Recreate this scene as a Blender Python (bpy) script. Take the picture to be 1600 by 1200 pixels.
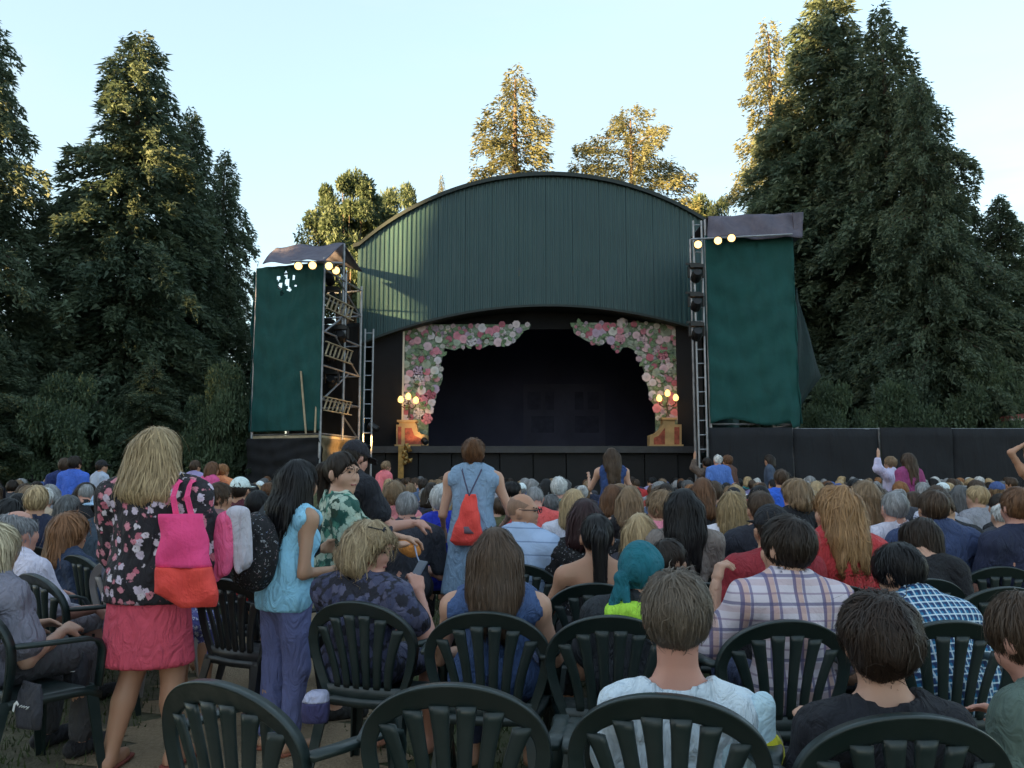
import bpy, math, random
import numpy as np
from mathutils import Vector, Matrix
R = math.radians
sc = bpy.context.scene
for o in list(bpy.data.objects): bpy.data.objects.remove(o)

# ------------------------------------------------------------ camera
F = 1256.0                      # focal length in photograph pixels (1600 wide)
HC = 1.43                       # camera height
HORIZON = 738.0
TH = math.atan((HORIZON - 600) / F)
cam = bpy.data.cameras.new('camera'); camo = bpy.data.objects.new('camera', cam)
sc.collection.objects.link(camo)
cam.sensor_width = 36; cam.lens = F * 36 / 1600; cam.clip_end = 2000; cam.clip_start = 0.05
camo.location = (0, 0, HC); camo.rotation_euler = (R(90) + TH, 0, 0)
sc.camera = camo
# ------------------------------------------------------------ light
SUN_EL, SUN_AZ = R(8.5), R(232)      # azimuth measured clockwise from +Y (the view direction)
w = bpy.data.worlds.new('World'); sc.world = w; w.use_nodes = True
nt = w.node_tree; nt.nodes.clear()
wo = nt.nodes.new('ShaderNodeOutputWorld'); bg = nt.nodes.new('ShaderNodeBackground')
sky = nt.nodes.new('ShaderNodeTexSky'); sky.sky_type = 'NISHITA'; sky.sun_disc = False
sky.sun_elevation = SUN_EL; sky.sun_rotation = SUN_AZ; sky.altitude = 20
sky.air_density = 1.0; sky.dust_density = 1.1; sky.ozone_density = 1.0
tc = nt.nodes.new('ShaderNodeTexCoord'); mp = nt.nodes.new('ShaderNodeMapping')
mp.inputs['Scale'].default_value = (1.3, 1.3, 5.0); mp.inputs['Location'].default_value = (3.1, 0.4, 0.0)
ns = nt.nodes.new('ShaderNodeTexNoise'); ns.inputs['Scale'].default_value = 1.6; ns.inputs['Detail'].default_value = 7
ns.inputs['Roughness'].default_value = 0.55; ns.inputs['Distortion'].default_value = 0.4
cr = nt.nodes.new('ShaderNodeValToRGB'); cr.color_ramp.elements[0].position = 0.50; cr.color_ramp.elements[1].position = 0.74
cr.color_ramp.elements[0].color = (0.55, 0.55, 0.55, 1); cr.color_ramp.elements[1].color = (0.9, 0.9, 0.9, 1)
mx = nt.nodes.new('ShaderNodeMix'); mx.data_type = 'RGBA'
mx.inputs['B'].default_value = (1.10, 1.40, 1.53, 1)
L = nt.links.new
L(tc.outputs['Generated'], mp.inputs['Vector']); L(mp.outputs['Vector'], ns.inputs['Vector'])
L(ns.outputs['Fac'], cr.inputs['Fac']); L(cr.outputs['Color'], mx.inputs['Factor'])
L(sky.outputs['Color'], mx.inputs['A']); L(mx.outputs['Result'], bg.inputs['Color'])
bg.inputs['Strength'].default_value = 0.075
L(bg.outputs['Background'], wo.inputs['Surface'])
sl = bpy.data.lights.new('sun', 'SUN'); so = bpy.data.objects.new('sun', sl); sc.collection.objects.link(so)
sl.energy = 5.0; sl.angle = R(0.5); sl.color = (1.0, 0.64, 0.27)
sdir = Vector((math.sin(SUN_AZ) * math.cos(SUN_EL), math.cos(SUN_AZ) * math.cos(SUN_EL), math.sin(SUN_EL)))
so.rotation_euler = sdir.to_track_quat('Z', 'Y').to_euler()
so.location = (-20, -20, 30)
sc.view_settings.view_transform = 'Standard'; sc.view_settings.look = 'None'
sc.view_settings.exposure = 3.22; sc.view_settings.gamma = 1.0
try:
    sc.cycles.max_bounces = 6; sc.cycles.diffuse_bounces = 3; sc.cycles.glossy_bounces = 3
    sc.cycles.transmission_bounces = 4; sc.cycles.transparent_max_bounces = 6
except Exception: pass

# ------------------------------------------------------------ helpers
rng = np.random.default_rng(7)
random.seed(7)
C = sc.collection
def at(px, py, Y):
    cx = (px - 800) / F; cy = (600 - py) / F
    d = (cx, math.cos(TH) - cy * math.sin(TH), math.sin(TH) + cy * math.cos(TH))
    k = Y / d[1]
    return Vector((d[0] * k, Y, HC + d[2] * k))
def to_px(x, y, z):
    dz = z - HC
    yc = y * math.cos(TH) + dz * math.sin(TH); zc = -y * math.sin(TH) + dz * math.cos(TH)
    return 800 + F * x / yc, 600 - F * zc / yc
def lin(c):
    c = c / 255.0
    return c / 12.92 if c <= 0.04045 else ((c + 0.055) / 1.055) ** 2.4
def S(r, g, b, k=1.2):
    return tuple(min(0.85, max(0.004, lin(v) * k)) for v in (r, g, b))
def link(o, parent=None):
    C.objects.link(o)
    if parent is not None: o.parent = parent
    return o
def mesh_raw(name, V, faces):
    me = bpy.data.meshes.new(name)
    V = np.asarray(V, dtype=np.float32).reshape(-1, 3)
    if isinstance(faces, np.ndarray):
        n, k = faces.shape
        me.vertices.add(len(V)); me.vertices.foreach_set('co', V.ravel())
        me.loops.add(n * k); me.loops.foreach_set('vertex_index', faces.astype(np.int32).ravel())
        me.polygons.add(n)
        me.polygons.foreach_set('loop_start', np.arange(0, n * k, k, dtype=np.int32))
        try: me.polygons.foreach_set('loop_total', np.full(n, k, dtype=np.int32))
        except Exception: pass
        me.update(calc_edges=True)
    else:
        me.from_pydata([tuple(v) for v in V.tolist()], [], faces); me.update()
    return me
def smooth(me, on=True):
    me.polygons.foreach_set('use_smooth', np.full(len(me.polygons), on, dtype=bool))
def obj(name, me, mat=None, parent=None, color=None, loc=None, rot=None):
    o = bpy.data.objects.new(name, me)
    if mat is not None and me is not None and len(me.materials) == 0: me.materials.append(mat)
    if color is not None: o.color = (*color[:3], 1)
    if loc is not None: o.location = loc
    if rot is not None: o.rotation_euler = rot
    return link(o, parent)
def tag(o, label, cat, group=None, kind=None):
    o['label'] = label; o['category'] = cat
    if group: o['group'] = group
    if kind: o['kind'] = kind
    return o
def empty(name, loc=(0, 0, 0), rz=0):
    o = bpy.data.objects.new(name, None); o.location = loc; o.rotation_euler = (0, 0, rz); o.empty_display_size = 0.1
    return link(o)
class MB:
    """collects simple solids into one mesh"""
    def __init__(s): s.v = []; s.f = []
    def add(s, V, Fc):
        n = len(s.v); s.v += [tuple(v) for v in V]; s.f += [tuple(i + n for i in f) for f in Fc]; return s
    def box(s, lo, hi, M=None):
        x0, y0, z0 = lo; x1, y1, z1 = hi
        V = [Vector(p) for p in ((x0,y0,z0),(x1,y0,z0),(x1,y1,z0),(x0,y1,z0),(x0,y0,z1),(x1,y0,z1),(x1,y1,z1),(x0,y1,z1))]
        if M is not None: V = [M @ v for v in V]
        return s.add(V, ((0,3,2,1),(4,5,6,7),(0,1,5,4),(1,2,6,5),(2,3,7,6),(3,0,4,7)))
    def bar(s, a, b, w, h=None, n=None):
        """round or square bar from a to b"""
        a = Vector(a); b = Vector(b); d = (b - a).normalized()
        up = Vector((0, 0, 1)) if abs(d.z) < 0.95 else Vector((0, 1, 0))
        x = d.cross(up).normalized(); y = x.cross(d)
        n = n or 6; V = []
        if h is None:
            ring = [(math.cos(2*math.pi*i/n) * w, math.sin(2*math.pi*i/n) * w) for i in range(n)]
        else:
            ring = [(-w/2,-h/2),(w/2,-h/2),(w/2,h/2),(-w/2,h/2)]; n = 4
        for p in (a, b):
            V += [p + x * r[0] + y * r[1] for r in ring]
        Fc = [(i, (i+1) % n, n + (i+1) % n, n + i) for i in range(n)] + [tuple(range(n))[::-1], tuple(range(n, 2*n))]
        return s.add(V, Fc)
    def lathe(s, prof, c=(0, 0, 0), n=12, M=None):
        V = []; Fc = []
        for r, z in prof:
            for i in range(n):
                a = 2*math.pi*i/n; V.append(Vector((r*math.cos(a), r*math.sin(a), z)))
        for k in range(len(prof) - 1):
            for i in range(n):
                j = (i+1) % n; Fc.append((k*n+i, k*n+j, (k+1)*n+j, (k+1)*n+i))
        Fc.append(tuple(range(n))[::-1]); Fc.append(tuple(range((len(prof)-1)*n, len(prof)*n)))
        c = Vector(c)
        V = [((M @ v) if M is not None else v) + c for v in V]
        return s.add(V, Fc)
    def prism(s, pts, y0, y1):
        """polygon in XZ extruded in Y"""
        n = len(pts)
        V = [(p[0], y0, p[1]) for p in pts] + [(p[0], y1, p[1]) for p in pts]
        return s.add(V, [tuple(range(n)), tuple(range(n, 2*n))[::-1]] + [(i, i+n, (i+1) % n + n, (i+1) % n) for i in range(n)])
    def sweep(s, path, prof, xs=None, up=(0, 0, 1), closed=False):
        """prof: list of 2-D pts; path: list of 3-D pts"""
        P = [Vector(p) for p in path]; n = len(prof); V = []; Fc = []
        for i, p in enumerate(P):
            d = (P[min(i+1, len(P)-1)] - P[max(i-1, 0)]).normalized()
            u = Vector(up) if not callable(up) else up(i)
            x = d.cross(u).normalized(); y = x.cross(d)
            k = 1 if xs is None else xs[i]
            V += [p + x * q[0] * k + y * q[1] * k for q in prof]
        for i in range(len(P) - 1):
            for j in range(n):
                j2 = (j+1) % n; Fc.append((i*n+j, i*n+j2, (i+1)*n+j2, (i+1)*n+j))
        Fc.append(tuple(range(n))[::-1]); Fc.append(tuple(range((len(P)-1)*n, len(P)*n)))
        return s.add(V, Fc)
    def mesh(s, name, sm=False):
        me = mesh_raw(name, s.v, s.f)
        import bmesh
        bm = bmesh.new(); bm.from_mesh(me); bmesh.ops.recalc_face_normals(bm, faces=bm.faces); bm.to_mesh(me); bm.free()
        if sm: smooth(me)
        return me
    def build(s, name, mat, parent=None, sm=False, color=None, bevel=0, loc=None, rot=None):
        me = s.mesh(name, sm)
        o = obj(name, me, mat, parent, color, loc, rot)
        if bevel:
            b = o.modifiers.new('bevel', 'BEVEL'); b.width = bevel; b.segments = 2; b.limit_method = 'ANGLE'
        return o

# ------------------------------------------------------------ materials
class N:
    def __init__(s, name):
        s.m = bpy.data.materials.new(name); s.m.use_nodes = True; s.t = s.m.node_tree
        s.b = s.t.nodes['Principled BSDF']; s.out = s.t.nodes['Material Output']
    def n(s, typ, **kw):
        x = s.t.nodes.new('ShaderNode' + typ)
        for k, v in kw.items():
            if k in x.inputs: x.inputs[k].default_value = v
            else: setattr(x, k, v)
        return x
    def l(s, a, b): s.t.links.new(a, b)
    def set(s, **kw):
        for k, v in kw.items(): s.b.inputs[k.replace('_', ' ')].default_value = v
        return s
    def coord(s, which='Object', scale=(1, 1, 1), rot=(0, 0, 0), loc=(0, 0, 0)):
        t = s.n('TexCoord'); m = s.n('Mapping'); m.inputs['Scale'].default_value = scale; m.inputs['Rotation'].default_value = rot
        m.inputs['Location'].default_value = loc
        s.l(t.outputs[which], m.inputs['Vector']); return m.outputs['Vector']
    def noise(s, vec, scale, detail=4, rough=0.55, dist=0):
        x = s.n('TexNoise', Scale=scale, Detail=detail, Roughness=rough, Distortion=dist); s.l(vec, x.inputs['Vector']); return x.outputs['Fac']
    def ramp(s, fac, stops, interp='LINEAR'):
        r = s.n('ValToRGB'); e = r.color_ramp.elements; r.color_ramp.interpolation = interp
        while len(e) < len(stops): e.new(0.5)
        for el, (p, c) in zip(e, stops):
            el.position = p; el.color = (*c[:3], 1) if hasattr(c, '__len__') else (c, c, c, 1)
        s.l(fac, r.inputs['Fac']); return r.outputs['Color']
    def mix(s, fac, a, b, typ='MIX'):
        x = s.n('Mix', data_type='RGBA', blend_type=typ)
        for k, v in (('Factor', fac), ('A', a), ('B', b)):
            if hasattr(v, 'links') or hasattr(v, 'is_linked'): s.l(v, x.inputs[k])
            elif k == 'Factor': x.inputs[k].default_value = v
            else: x.inputs[k].default_value = (*v[:3], 1)
        return x.outputs['Result']
    def math(s, op, a, b=0.0, c=None):
        x = s.n('Math', operation=op)
        for i, v in enumerate((a, b) + (() if c is None else (c,))):
            if hasattr(v, 'is_linked'): s.l(v, x.inputs[i])
            else: x.inputs[i].default_value = v
        return x.outputs[0]
    def bump(s, h, strength=0.3, dist=0.02):
        b = s.n('Bump', Strength=strength, Distance=dist); s.l(h, b.inputs['Height']); s.l(b.outputs['Normal'], s.b.inputs['Normal']); return s
    def color(s, sock): s.l(sock, s.b.inputs['Base Color']); return s
def simple(name, col, rough=0.6, metal=0.0, vary=0.12, scale=3.0, bump=0.0, bscale=40):
    n = N(name).set(Roughness=rough, Metallic=metal)
    v = n.coord('Object'); f = n.noise(v, scale, 5)
    a = tuple(c * (1 - vary) for c in col); b = tuple(min(1, c * (1 + vary)) for c in col)
    n.color(n.ramp(f, [(0.3, a), (0.7, b)]))
    if bump: n.bump(n.noise(v, bscale, 3), bump, 0.01)
    return n.m
def glow(name, col, strength):
    n = N(name); n.b.inputs['Emission Color'].default_value = (*col, 1); n.b.inputs['Emission Strength'].default_value = strength
    n.set(Base_Color=(*col, 1)); return n.m
M = {}
# ============================================================ setting materials
def m_ground():
    n = N('lawn_soil').set(Roughness=0.95)
    v = n.coord('Object'); a = n.noise(v, 0.55, 8, 0.65); b = n.noise(v, 9, 6, 0.7); c = n.noise(v, 60, 3)
    grass = n.ramp(b, [(0.3, (0.022, 0.032, 0.010)), (0.7, (0.065, 0.080, 0.024))])
    dirt = n.ramp(b, [(0.3, (0.07, 0.055, 0.036)), (0.7, (0.15, 0.125, 0.088))])
    n.color(n.mix(n.ramp(a, [(0.44, 0.0), (0.60, 1.0)]), grass, dirt))
    n.bump(n.math('ADD', b, n.math('MULTIPLY', c, 0.5)), 0.7, 0.03); return n.m
def m_path():
    n = N('trodden_gravel').set(Roughness=0.95)
    v = n.coord('Object'); a = n.noise(v, 2.2, 8, 0.65); b = n.noise(v, 45, 5, 0.75)
    vo = n.n('TexVoronoi', Scale=70.0); n.l(v, vo.inputs['Vector'])
    base = n.ramp(a, [(0.3, (0.17, 0.12, 0.07)), (0.7, (0.30, 0.215, 0.13))])
    n.color(n.mix(n.ramp(b, [(0.35, 0.0), (0.75, 0.6)]), base, (0.38, 0.29, 0.20)))
    n.bump(n.math('ADD', b, vo.outputs['Distance']), 0.8, 0.012); return n.m
M['ground'] = m_ground(); M['path'] = m_path()
def m_clad():
    n = N('green_painted_steel').set(Roughness=0.42)
    v = n.coord('Object'); f = n.noise(v, 0.8, 6); g = n.noise(n.coord('Object', (9, 1, 0.5)), 1.0, 5)
    c = n.ramp(f, [(0.3, (0.010, 0.044, 0.051)), (0.7, (0.014, 0.054, 0.061))])
    n.color(n.mix(n.ramp(g, [(0.45, 0.0), (0.75, 0.5)]), c, (0.020, 0.062, 0.066)))
    n.l(n.ramp(g, [(0.3, 0.36), (0.7, 0.55)]), n.b.inputs['Roughness']); return n.m
M['clad'] = m_clad()
M['trim'] = simple('dark_green_trim', (0.006, 0.016, 0.017), 0.6)
M['black'] = simple('black_cloth', (0.006, 0.0065, 0.009), 0.95, vary=0.25, scale=1.2, bump=0.2, bscale=8)
M['navy'] = simple('stage_scrim', (0.050, 0.055, 0.105), 0.95, vary=0.15, scale=0.7)
M['drop'] = simple('stage_drop_paint', (0.068, 0.073, 0.126), 0.95, vary=0.2, scale=0.9)
M['drop2'] = simple('stage_drop_window_paint', (0.050, 0.054, 0.098), 0.95, vary=0.2)
M['deck'] = simple('stage_deck_wood', (0.022, 0.022, 0.028), 0.5, vary=0.3, scale=4)
M['pit'] = simple('dark_stage_panel', (0.006, 0.006, 0.008), 0.8, vary=0.4, scale=2)
M['steel'] = simple('galvanised_steel', (0.30, 0.31, 0.34), 0.45, 0.6, 0.25, 6)
M['wood_rail'] = simple('pale_timber', (0.36, 0.29, 0.19), 0.7, 0, 0.25, 5)
M['fixture'] = simple('black_lamp_housing', (0.010, 0.010, 0.012), 0.45, 0.2, 0.2)
def m_fabric(name, c0, c1, sc_=3.0, trans=0.0):
    n = N(name).set(Roughness=0.85)
    v = n.coord('Object'); f = n.noise(v, sc_, 6, 0.6, 0.6); g = n.noise(n.coord('Object', (1, 1, 0.25)), 2.4, 5, 0.5, 1.0)
    n.color(n.ramp(f, [(0.3, c0), (0.7, c1)])); n.bump(n.math('ADD', g, n.math('MULTIPLY', f, 0.4)), 0.6, 0.12)
    if trans:
        tr = n.n('BsdfTranslucent'); tr.inputs['Color'].default_value = (*[c * 1.4 for c in c1], 1)
        ms = n.n('MixShader', Fac=trans); n.l(n.b.outputs[0], ms.inputs[1]); n.l(tr.outputs[0], ms.inputs[2]); n.l(ms.outputs[0], n.out.inputs['Surface'])
    return n.m
M['scrim'] = m_fabric('green_scaffold_sheeting', (0.006, 0.064, 0.062), (0.009, 0.090, 0.086), 2.0, 0.2)
M['tarp'] = m_fabric('grey_violet_tarpaulin', (0.085, 0.08, 0.115), (0.14, 0.13, 0.175), 2.5, 0.1)
M['fence_cloth'] = m_fabric('black_fence_cloth', (0.005, 0.006, 0.010), (0.007, 0.009, 0.014), 1.5)
M['lamp_glow'] = glow('warm_lamp_light', (1.0, 0.62, 0.20), 0.36)
M['candle_glow'] = glow('warm_sconce_light', (1.0, 0.58, 0.18), 0.24)

# ============================================================ ground
o = obj('ground', mesh_raw('ground', [(-500, -300, 0), (500, -300, 0), (500, 700, 0), (-500, 700, 0)], [(0, 1, 2, 3)]), M['ground']); o['kind'] = 'structure'
ctr = [(-0.7, 1.0, 1.3), (-1.0, 2.4, 1.2), (-1.2, 3.6, 0.9), (-1.5, 4.8, 0.65), (-1.75, 6.2, 0.62), (-1.9, 8, 0.6), (-2.1, 11, 0.6), (-2.4, 16, 0.6), (-2.9, 24, 0.7)]
pv = []; pf = []
for i in range(161):
    t = i / 160 * (len(ctr) - 1); k = min(int(t), len(ctr) - 2); u = t - k
    c = [ctr[k][j] * (1 - u) + ctr[k + 1][j] * u for j in range(3)]
    w0 = c[2] * (1 + 0.16 * math.sin(i * 0.9) + 0.12 * math.sin(i * 2.3 + 1)); w1 = c[2] * (1 + 0.15 * math.sin(i * 1.1 + 2) + 0.12 * math.sin(i * 2.9))
    pv += [(c[0] - w0, c[1], 0.004), (c[0] + w1, c[1], 0.004)]
    if i: pf.append((2*i-2, 2*i-1, 2*i+1, 2*i))
o = obj('path', mesh_raw('path', pv, pf), M['path']); o['kind'] = 'structure'
# grass tufts beside the aisle
def blades():
    n = N('grass_blade').set(Roughness=0.8); v = n.coord('Object'); f = n.noise(v, 6, 3)
    n.color(n.ramp(f, [(0.3, (0.020, 0.035, 0.008)), (0.7, (0.07, 0.095, 0.025))])); return n.m
M['blade'] = blades()
nb = 34000
gx = rng.uniform(-4.2, 0.9, nb); gy = rng.uniform(2.0, 9.5, nb)
cxl = np.interp(gy, [c[1] for c in ctr], [c[0] for c in ctr]); cw = np.interp(gy, [c[1] for c in ctr], [c[2] for c in ctr])
dd = np.abs(gx - cxl) - cw
keep = (dd > -0.15) & (rng.random(nb) < np.clip(0.25 + dd * 1.2, 0.1, 1))
gx, gy = gx[keep], gy[keep]; nb = len(gx)
ga = rng.uniform(0, 6.28, nb); gh = rng.uniform(0.02, 0.07, nb); gw = rng.uniform(0.003, 0.006, nb); lx = rng.normal(0, 0.02, nb); ly = rng.normal(0, 0.02, nb)
V = np.stack([np.stack([gx - gw*np.cos(ga), gy - gw*np.sin(ga), np.zeros(nb)], 1), np.stack([gx + gw*np.cos(ga), gy + gw*np.sin(ga), np.zeros(nb)], 1), np.stack([gx + lx, gy + ly, gh], 1)], 1).reshape(-1, 3)
tag(obj('grass', mesh_raw('grass', V, np.arange(nb * 3).reshape(-1, 3)), M['blade']), 'trodden short grass beside the gravel aisle', 'grass', kind='stuff')

# ============================================================ bandshell
YF = 28.0
def circ(p, q, r):
    ax, ay = p; bx, by = q; cx, cy = r
    d = 2 * (ax*(by-cy) + bx*(cy-ay) + cx*(ay-by))
    ux = ((ax*ax+ay*ay)*(by-cy) + (bx*bx+by*by)*(cy-ay) + (cx*cx+cy*cy)*(ay-by)) / d
    uy = ((ax*ax+ay*ay)*(cx-bx) + (bx*bx+by*by)*(ax-cx) + (cx*cx+cy*cy)*(bx-ax)) / d
    return ux, uy, math.hypot(ax-ux, ay-uy)
def P2(px, py, Y=YF):
    a = at(px, py, Y); return a.x, a.z
ct = circ(P2(555, 389), P2(866, 273), P2(1095, 341)); cb = circ(P2(580, 531), P2(872, 478), P2(1087, 514))
def ztop(x): return ct[1] + math.sqrt(max(ct[2]**2 - (x-ct[0])**2, 0))
def zbot(x): return cb[1] + math.sqrt(max(cb[2]**2 - (x-cb[0])**2, 0))
XL = at(557, 500, YF).x; XR = at(1150, 500, YF).x
shell = tag(empty('bandshell', ((XL+XR)/2, YF, 0)), 'large dark green corrugated bandshell with arched roof around the open stage', 'bandshell')
SX = (XL + XR) / 2
def shp(mb, name, mat, **k):            # part of the bandshell, mesh in world coordinates minus base
    o = mb.build(name, mat, shell, **k); o.location = (-SX, -YF, 0); return o
npan = 14; pw = (XR - XL) / npan
for i in range(npan):
    x0 = XL + i*pw + 0.004; x1 = XL + (i+1)*pw - 0.004
    xs = []; nr = 6; rp = (x1 - x0) / nr
    for r in range(nr):
        b = x0 + r * rp
        xs += [(b, 0), (b + rp*0.38, 0), (b + rp*0.52, -0.028), (b + rp*0.86, -0.028)]
    xs.append((x1, 0))
    V = []; Fc = []
    jy = random.uniform(-0.006, 0.006)
    for (x, yy) in xs: V += [(x, YF + yy + jy, zbot(x) + 0.02), (x, YF + yy + jy, ztop(x) - 0.05)]
    for k in range(len(xs) - 1): Fc.append((2*k, 2*k+2, 2*k+3, 2*k+1))
    mb = MB(); mb.add(V, Fc); shp(mb, 'cladding_panel', M['clad'])
# fascia along the roof edge, soffit edge along the opening, roof, walls
xs = [XL - 0.15 + (XR - XL + 0.3) * i / 60 for i in range(61)]
mb = MB(); V = []; Fc = []
for x in xs:
    z = ztop(min(max(x, XL), XR)); V += [(x, YF-0.16, z-0.08), (x, YF-0.16, z+0.06), (x, YF+0.05, z+0.07), (x, YF+0.05, z-0.08)]
for i in range(60):
    for j in range(4): Fc.append((4*i+j, 4*i+4+j, 4*i+4+(j+1) % 4, 4*i+(j+1) % 4))
mb.add(V, Fc); shp(mb, 'roof_fascia', M['trim'])
mb = MB(); V = []; Fc = []
for x in xs:
    z = ztop(min(max(x, XL), XR)); V += [(x, YF+0.05, z+0.05), (x, YF+13, z+0.05), (x, YF+13, z-0.04), (x, YF+0.05, z-0.04)]
for i in range(60):
    for j in range(4): Fc.append((4*i+j, 4*i+4+j, 4*i+4+(j+1) % 4, 4*i+(j+1) % 4))
mb.add(V, Fc); shp(mb, 'roof', M['trim'])
mb = MB(); V = []; Fc = []
xb = [XL + (XR - XL) * i / 48 for i in range(49)]
for x in xb:
    z = zbot(x); V += [(x, YF-0.06, z-0.03), (x, YF-0.06, z+0.05), (x, YF+1.6, z+0.05), (x, YF+1.6, z-0.03)]
for i in range(48):
    for j in range(4): Fc.append((4*i+j, 4*i+4+j, 4*i+4+(j+1) % 4, 4*i+(j+1) % 4))
mb.add(V, Fc); shp(mb, 'soffit', M['trim'])
for sx, nx in ((XL, 1), (XR, -1)):
    mb = MB().box((min(sx, sx+0.2*nx), YF+0.03, 0), (max(sx, sx+0.2*nx), YF+13, ztop(sx)-0.02)); shp(mb, 'wall', M['clad'])
shp(MB().box((XL+0.2, YF+12.6, 0), (XR-0.2, YF+12.9, ztop(XL)-0.1)), 'wall', M['black'])
ZS = at(838, 697, 26.6).z
xl, xr = at(566, 600, 26.6).x, at(1098, 600, 26.6).x
shp(MB().box((xl, 26.6, ZS-0.22), (xr, YF+12.5, ZS)), 'stage_floor', M['deck'])
# stage front: panels, dark gaps
k = 0; x = xl + 0.05
for wdt in (0.75, 1.1, 1.1, 1.6, 1.1, 1.1, 1.5, 1.1, 1.1, 1.4):
    x1 = min(x + wdt - 0.03, xr - 0.05)
    if x1 > x: shp(MB().box((x, 26.75 + 0.05 * (k % 2), 0), (x1, 26.9, ZS - 0.22)), 'stage_front_panel', M['pit'])
    x += wdt; k += 1
# black masking: side legs, border, back scrim with a faint painted house
zl = ZS
shp(MB().box((at(580, 600, YF+.3).x, YF+0.3, zl), (at(628, 600, YF+.3).x, YF+0.36, 8.2)), 'black_masking', M['black'])
shp(MB().box((at(1058, 600, YF+.3).x, YF+0.3, zl), (at(1098, 600, YF+.3).x, YF+0.36, 8.2)), 'black_masking', M['black'])
shp(MB().box((at(580, 600, YF+.9).x, YF+0.95, at(800, 514, YF+.9).z), (at(1098, 600, YF+.9).x, YF+1.0, 8.6)), 'black_border', M['black'])
bs = shp(MB().box((XL+0.3, YF+9.0, zl), (XR-0.3, YF+9.05, 9.0)), 'back_scrim', M['navy'])
h0 = at(818, 690, YF+8.9); h1 = at(945, 600, YF+8.9)
shp(MB().box((h0.x, YF+8.93, zl), (h1.x, YF+8.97, h1.z)), 'painted_house', M['drop'])
for (a, b, c, d) in ((824, 612, 845, 640), (852, 612, 866, 640), (898, 612, 912, 640), (918, 612, 936, 640), (830, 650, 866, 676), (898, 650, 936, 676)):
    p = at(a, b, YF+8.85); q = at(c, d, YF+8.85)
    shp(MB().box((p.x, YF+8.90, q.z), (q.x, YF+8.93, p.z)), 'painted_window', M['drop2'])

# ============================================================ rose flats
def m_roseflat():
    n = N('painted_foliage_flat').set(Roughness=0.8)
    v = n.coord('Object'); a = n.noise(v, 3.2, 7, 0.6, 1.2); b = n.noise(v, 11, 4, 0.6)
    c = n.ramp(a, [(0.32, (0.04, 0.06, 0.05)), (0.5, (0.12, 0.18, 0.11)), (0.62, (0.26, 0.31, 0.25)), (0.75, (0.14, 0.19, 0.12))])
    n.color(n.mix(n.ramp(b, [(0.55, 0.0), (0.7, 0.6)]), c, (0.45, 0.48, 0.46))); return n.m
M['flat'] = m_roseflat()
def m_rose():
    n = N('painted_rose').set(Roughness=0.75)
    oi = n.n('ObjectInfo'); v = n.coord('Object'); f = n.noise(v, 9, 4, 0.6, 1.0)
    ln_ = n.n('VectorMath', operation='LENGTH'); n.l(v, ln_.inputs[0]); c_ = n.mix(n.ramp(f, [(0.4, 0.0), (0.7, 0.55)]), oi.outputs['Color'], n.mix(0.6, oi.outputs['Color'], (0.55, 0.52, 0.52)))
    c_ = n.mix(n.ramp(ln_.outputs['Value'], [(0.1, 0.75), (0.55, 0.15), (0.75, 0.0), (1.05, 0.55)]), c_, n.mix(0.7, oi.outputs['Color'], (0.05, 0.02, 0.03)))
    n.color(c_); return n.m
M['rose'] = m_rose()
M['leaf_flat'] = simple('painted_leaf', (0.15, 0.23, 0.13), 0.8, vary=0.5, scale=6)
YR = 28.55
Z4 = 4.8
lo = [(600 + a/Z4, 470 + b/Z4) for a, b in [(160,178),(1102,178),(1085,215),(1040,230),(1015,275),(950,322),(880,318),(850,335),(790,330),(740,355),(690,335),(650,310),(610,330),(598,372),(570,352),(530,372),(455,355),(440,420),(425,480),(432,540),(442,580),(425,630),(398,660),(395,720),(370,770),(355,820),(330,830),(335,900),(332,980),(332,1071),(160,1071)]]
ro = [(860 + a/Z4, 470 + b/Z4) for a, b in [(160,165),(962,165),(970,500),(970,1073),(790,1073),(785,880),(788,790),(742,740),(735,660),(712,600),(703,530),(678,470),(650,400),(628,372),(580,348),(545,350),(520,385),(490,380),(465,365),(460,320),(430,292),(405,320),(365,338),(320,318),(270,300),(235,280),(178,245)]]
def rose_mesh(seed):
    r = random.Random(seed); mb = MB()
    for ring, (rad, n, yy) in enumerate(((1.0, 7, 0.0), (0.68, 6, -0.16), (0.38, 5, -0.30))):
        for i in range(n):
            a = 2*math.pi*i/n + r.uniform(-0.25, 0.25) + ring*0.5; cx, cz = math.cos(a)*rad*0.55, math.sin(a)*rad*0.55
            pts = []
            for j in range(8):
                t = 2*math.pi*j/8; q = rad*0.48*(1 + r.uniform(-0.1, 0.1)); pts.append((cx + q*math.cos(t), cz + q*math.sin(t)))
            mb.prism(pts, yy - 0.08, yy + 0.02 + 0.01*i)
    return mb.mesh('rose')
ROSES = [rose_mesh(i) for i in range(4)]
def leaf_mesh():
    mb = MB(); pts = [(0,0),(0.25,0.32),(0.6,0.36),(1.0,0.0),(0.6,-0.36),(0.25,-0.32)]; mb.prism(pts, -0.04, 0.0); return mb.mesh('leaf')
LEAF = leaf_mesh()
def inside(p, poly):
    c = False; j = len(poly) - 1
    for i in range(len(poly)):
        if (poly[i][1] > p[1]) != (poly[j][1] > p[1]) and p[0] < (poly[j][0]-poly[i][0])*(p[1]-poly[i][1])/(poly[j][1]-poly[i][1]) + poly[i][0]: c = not c
        j = i
    return c
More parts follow.
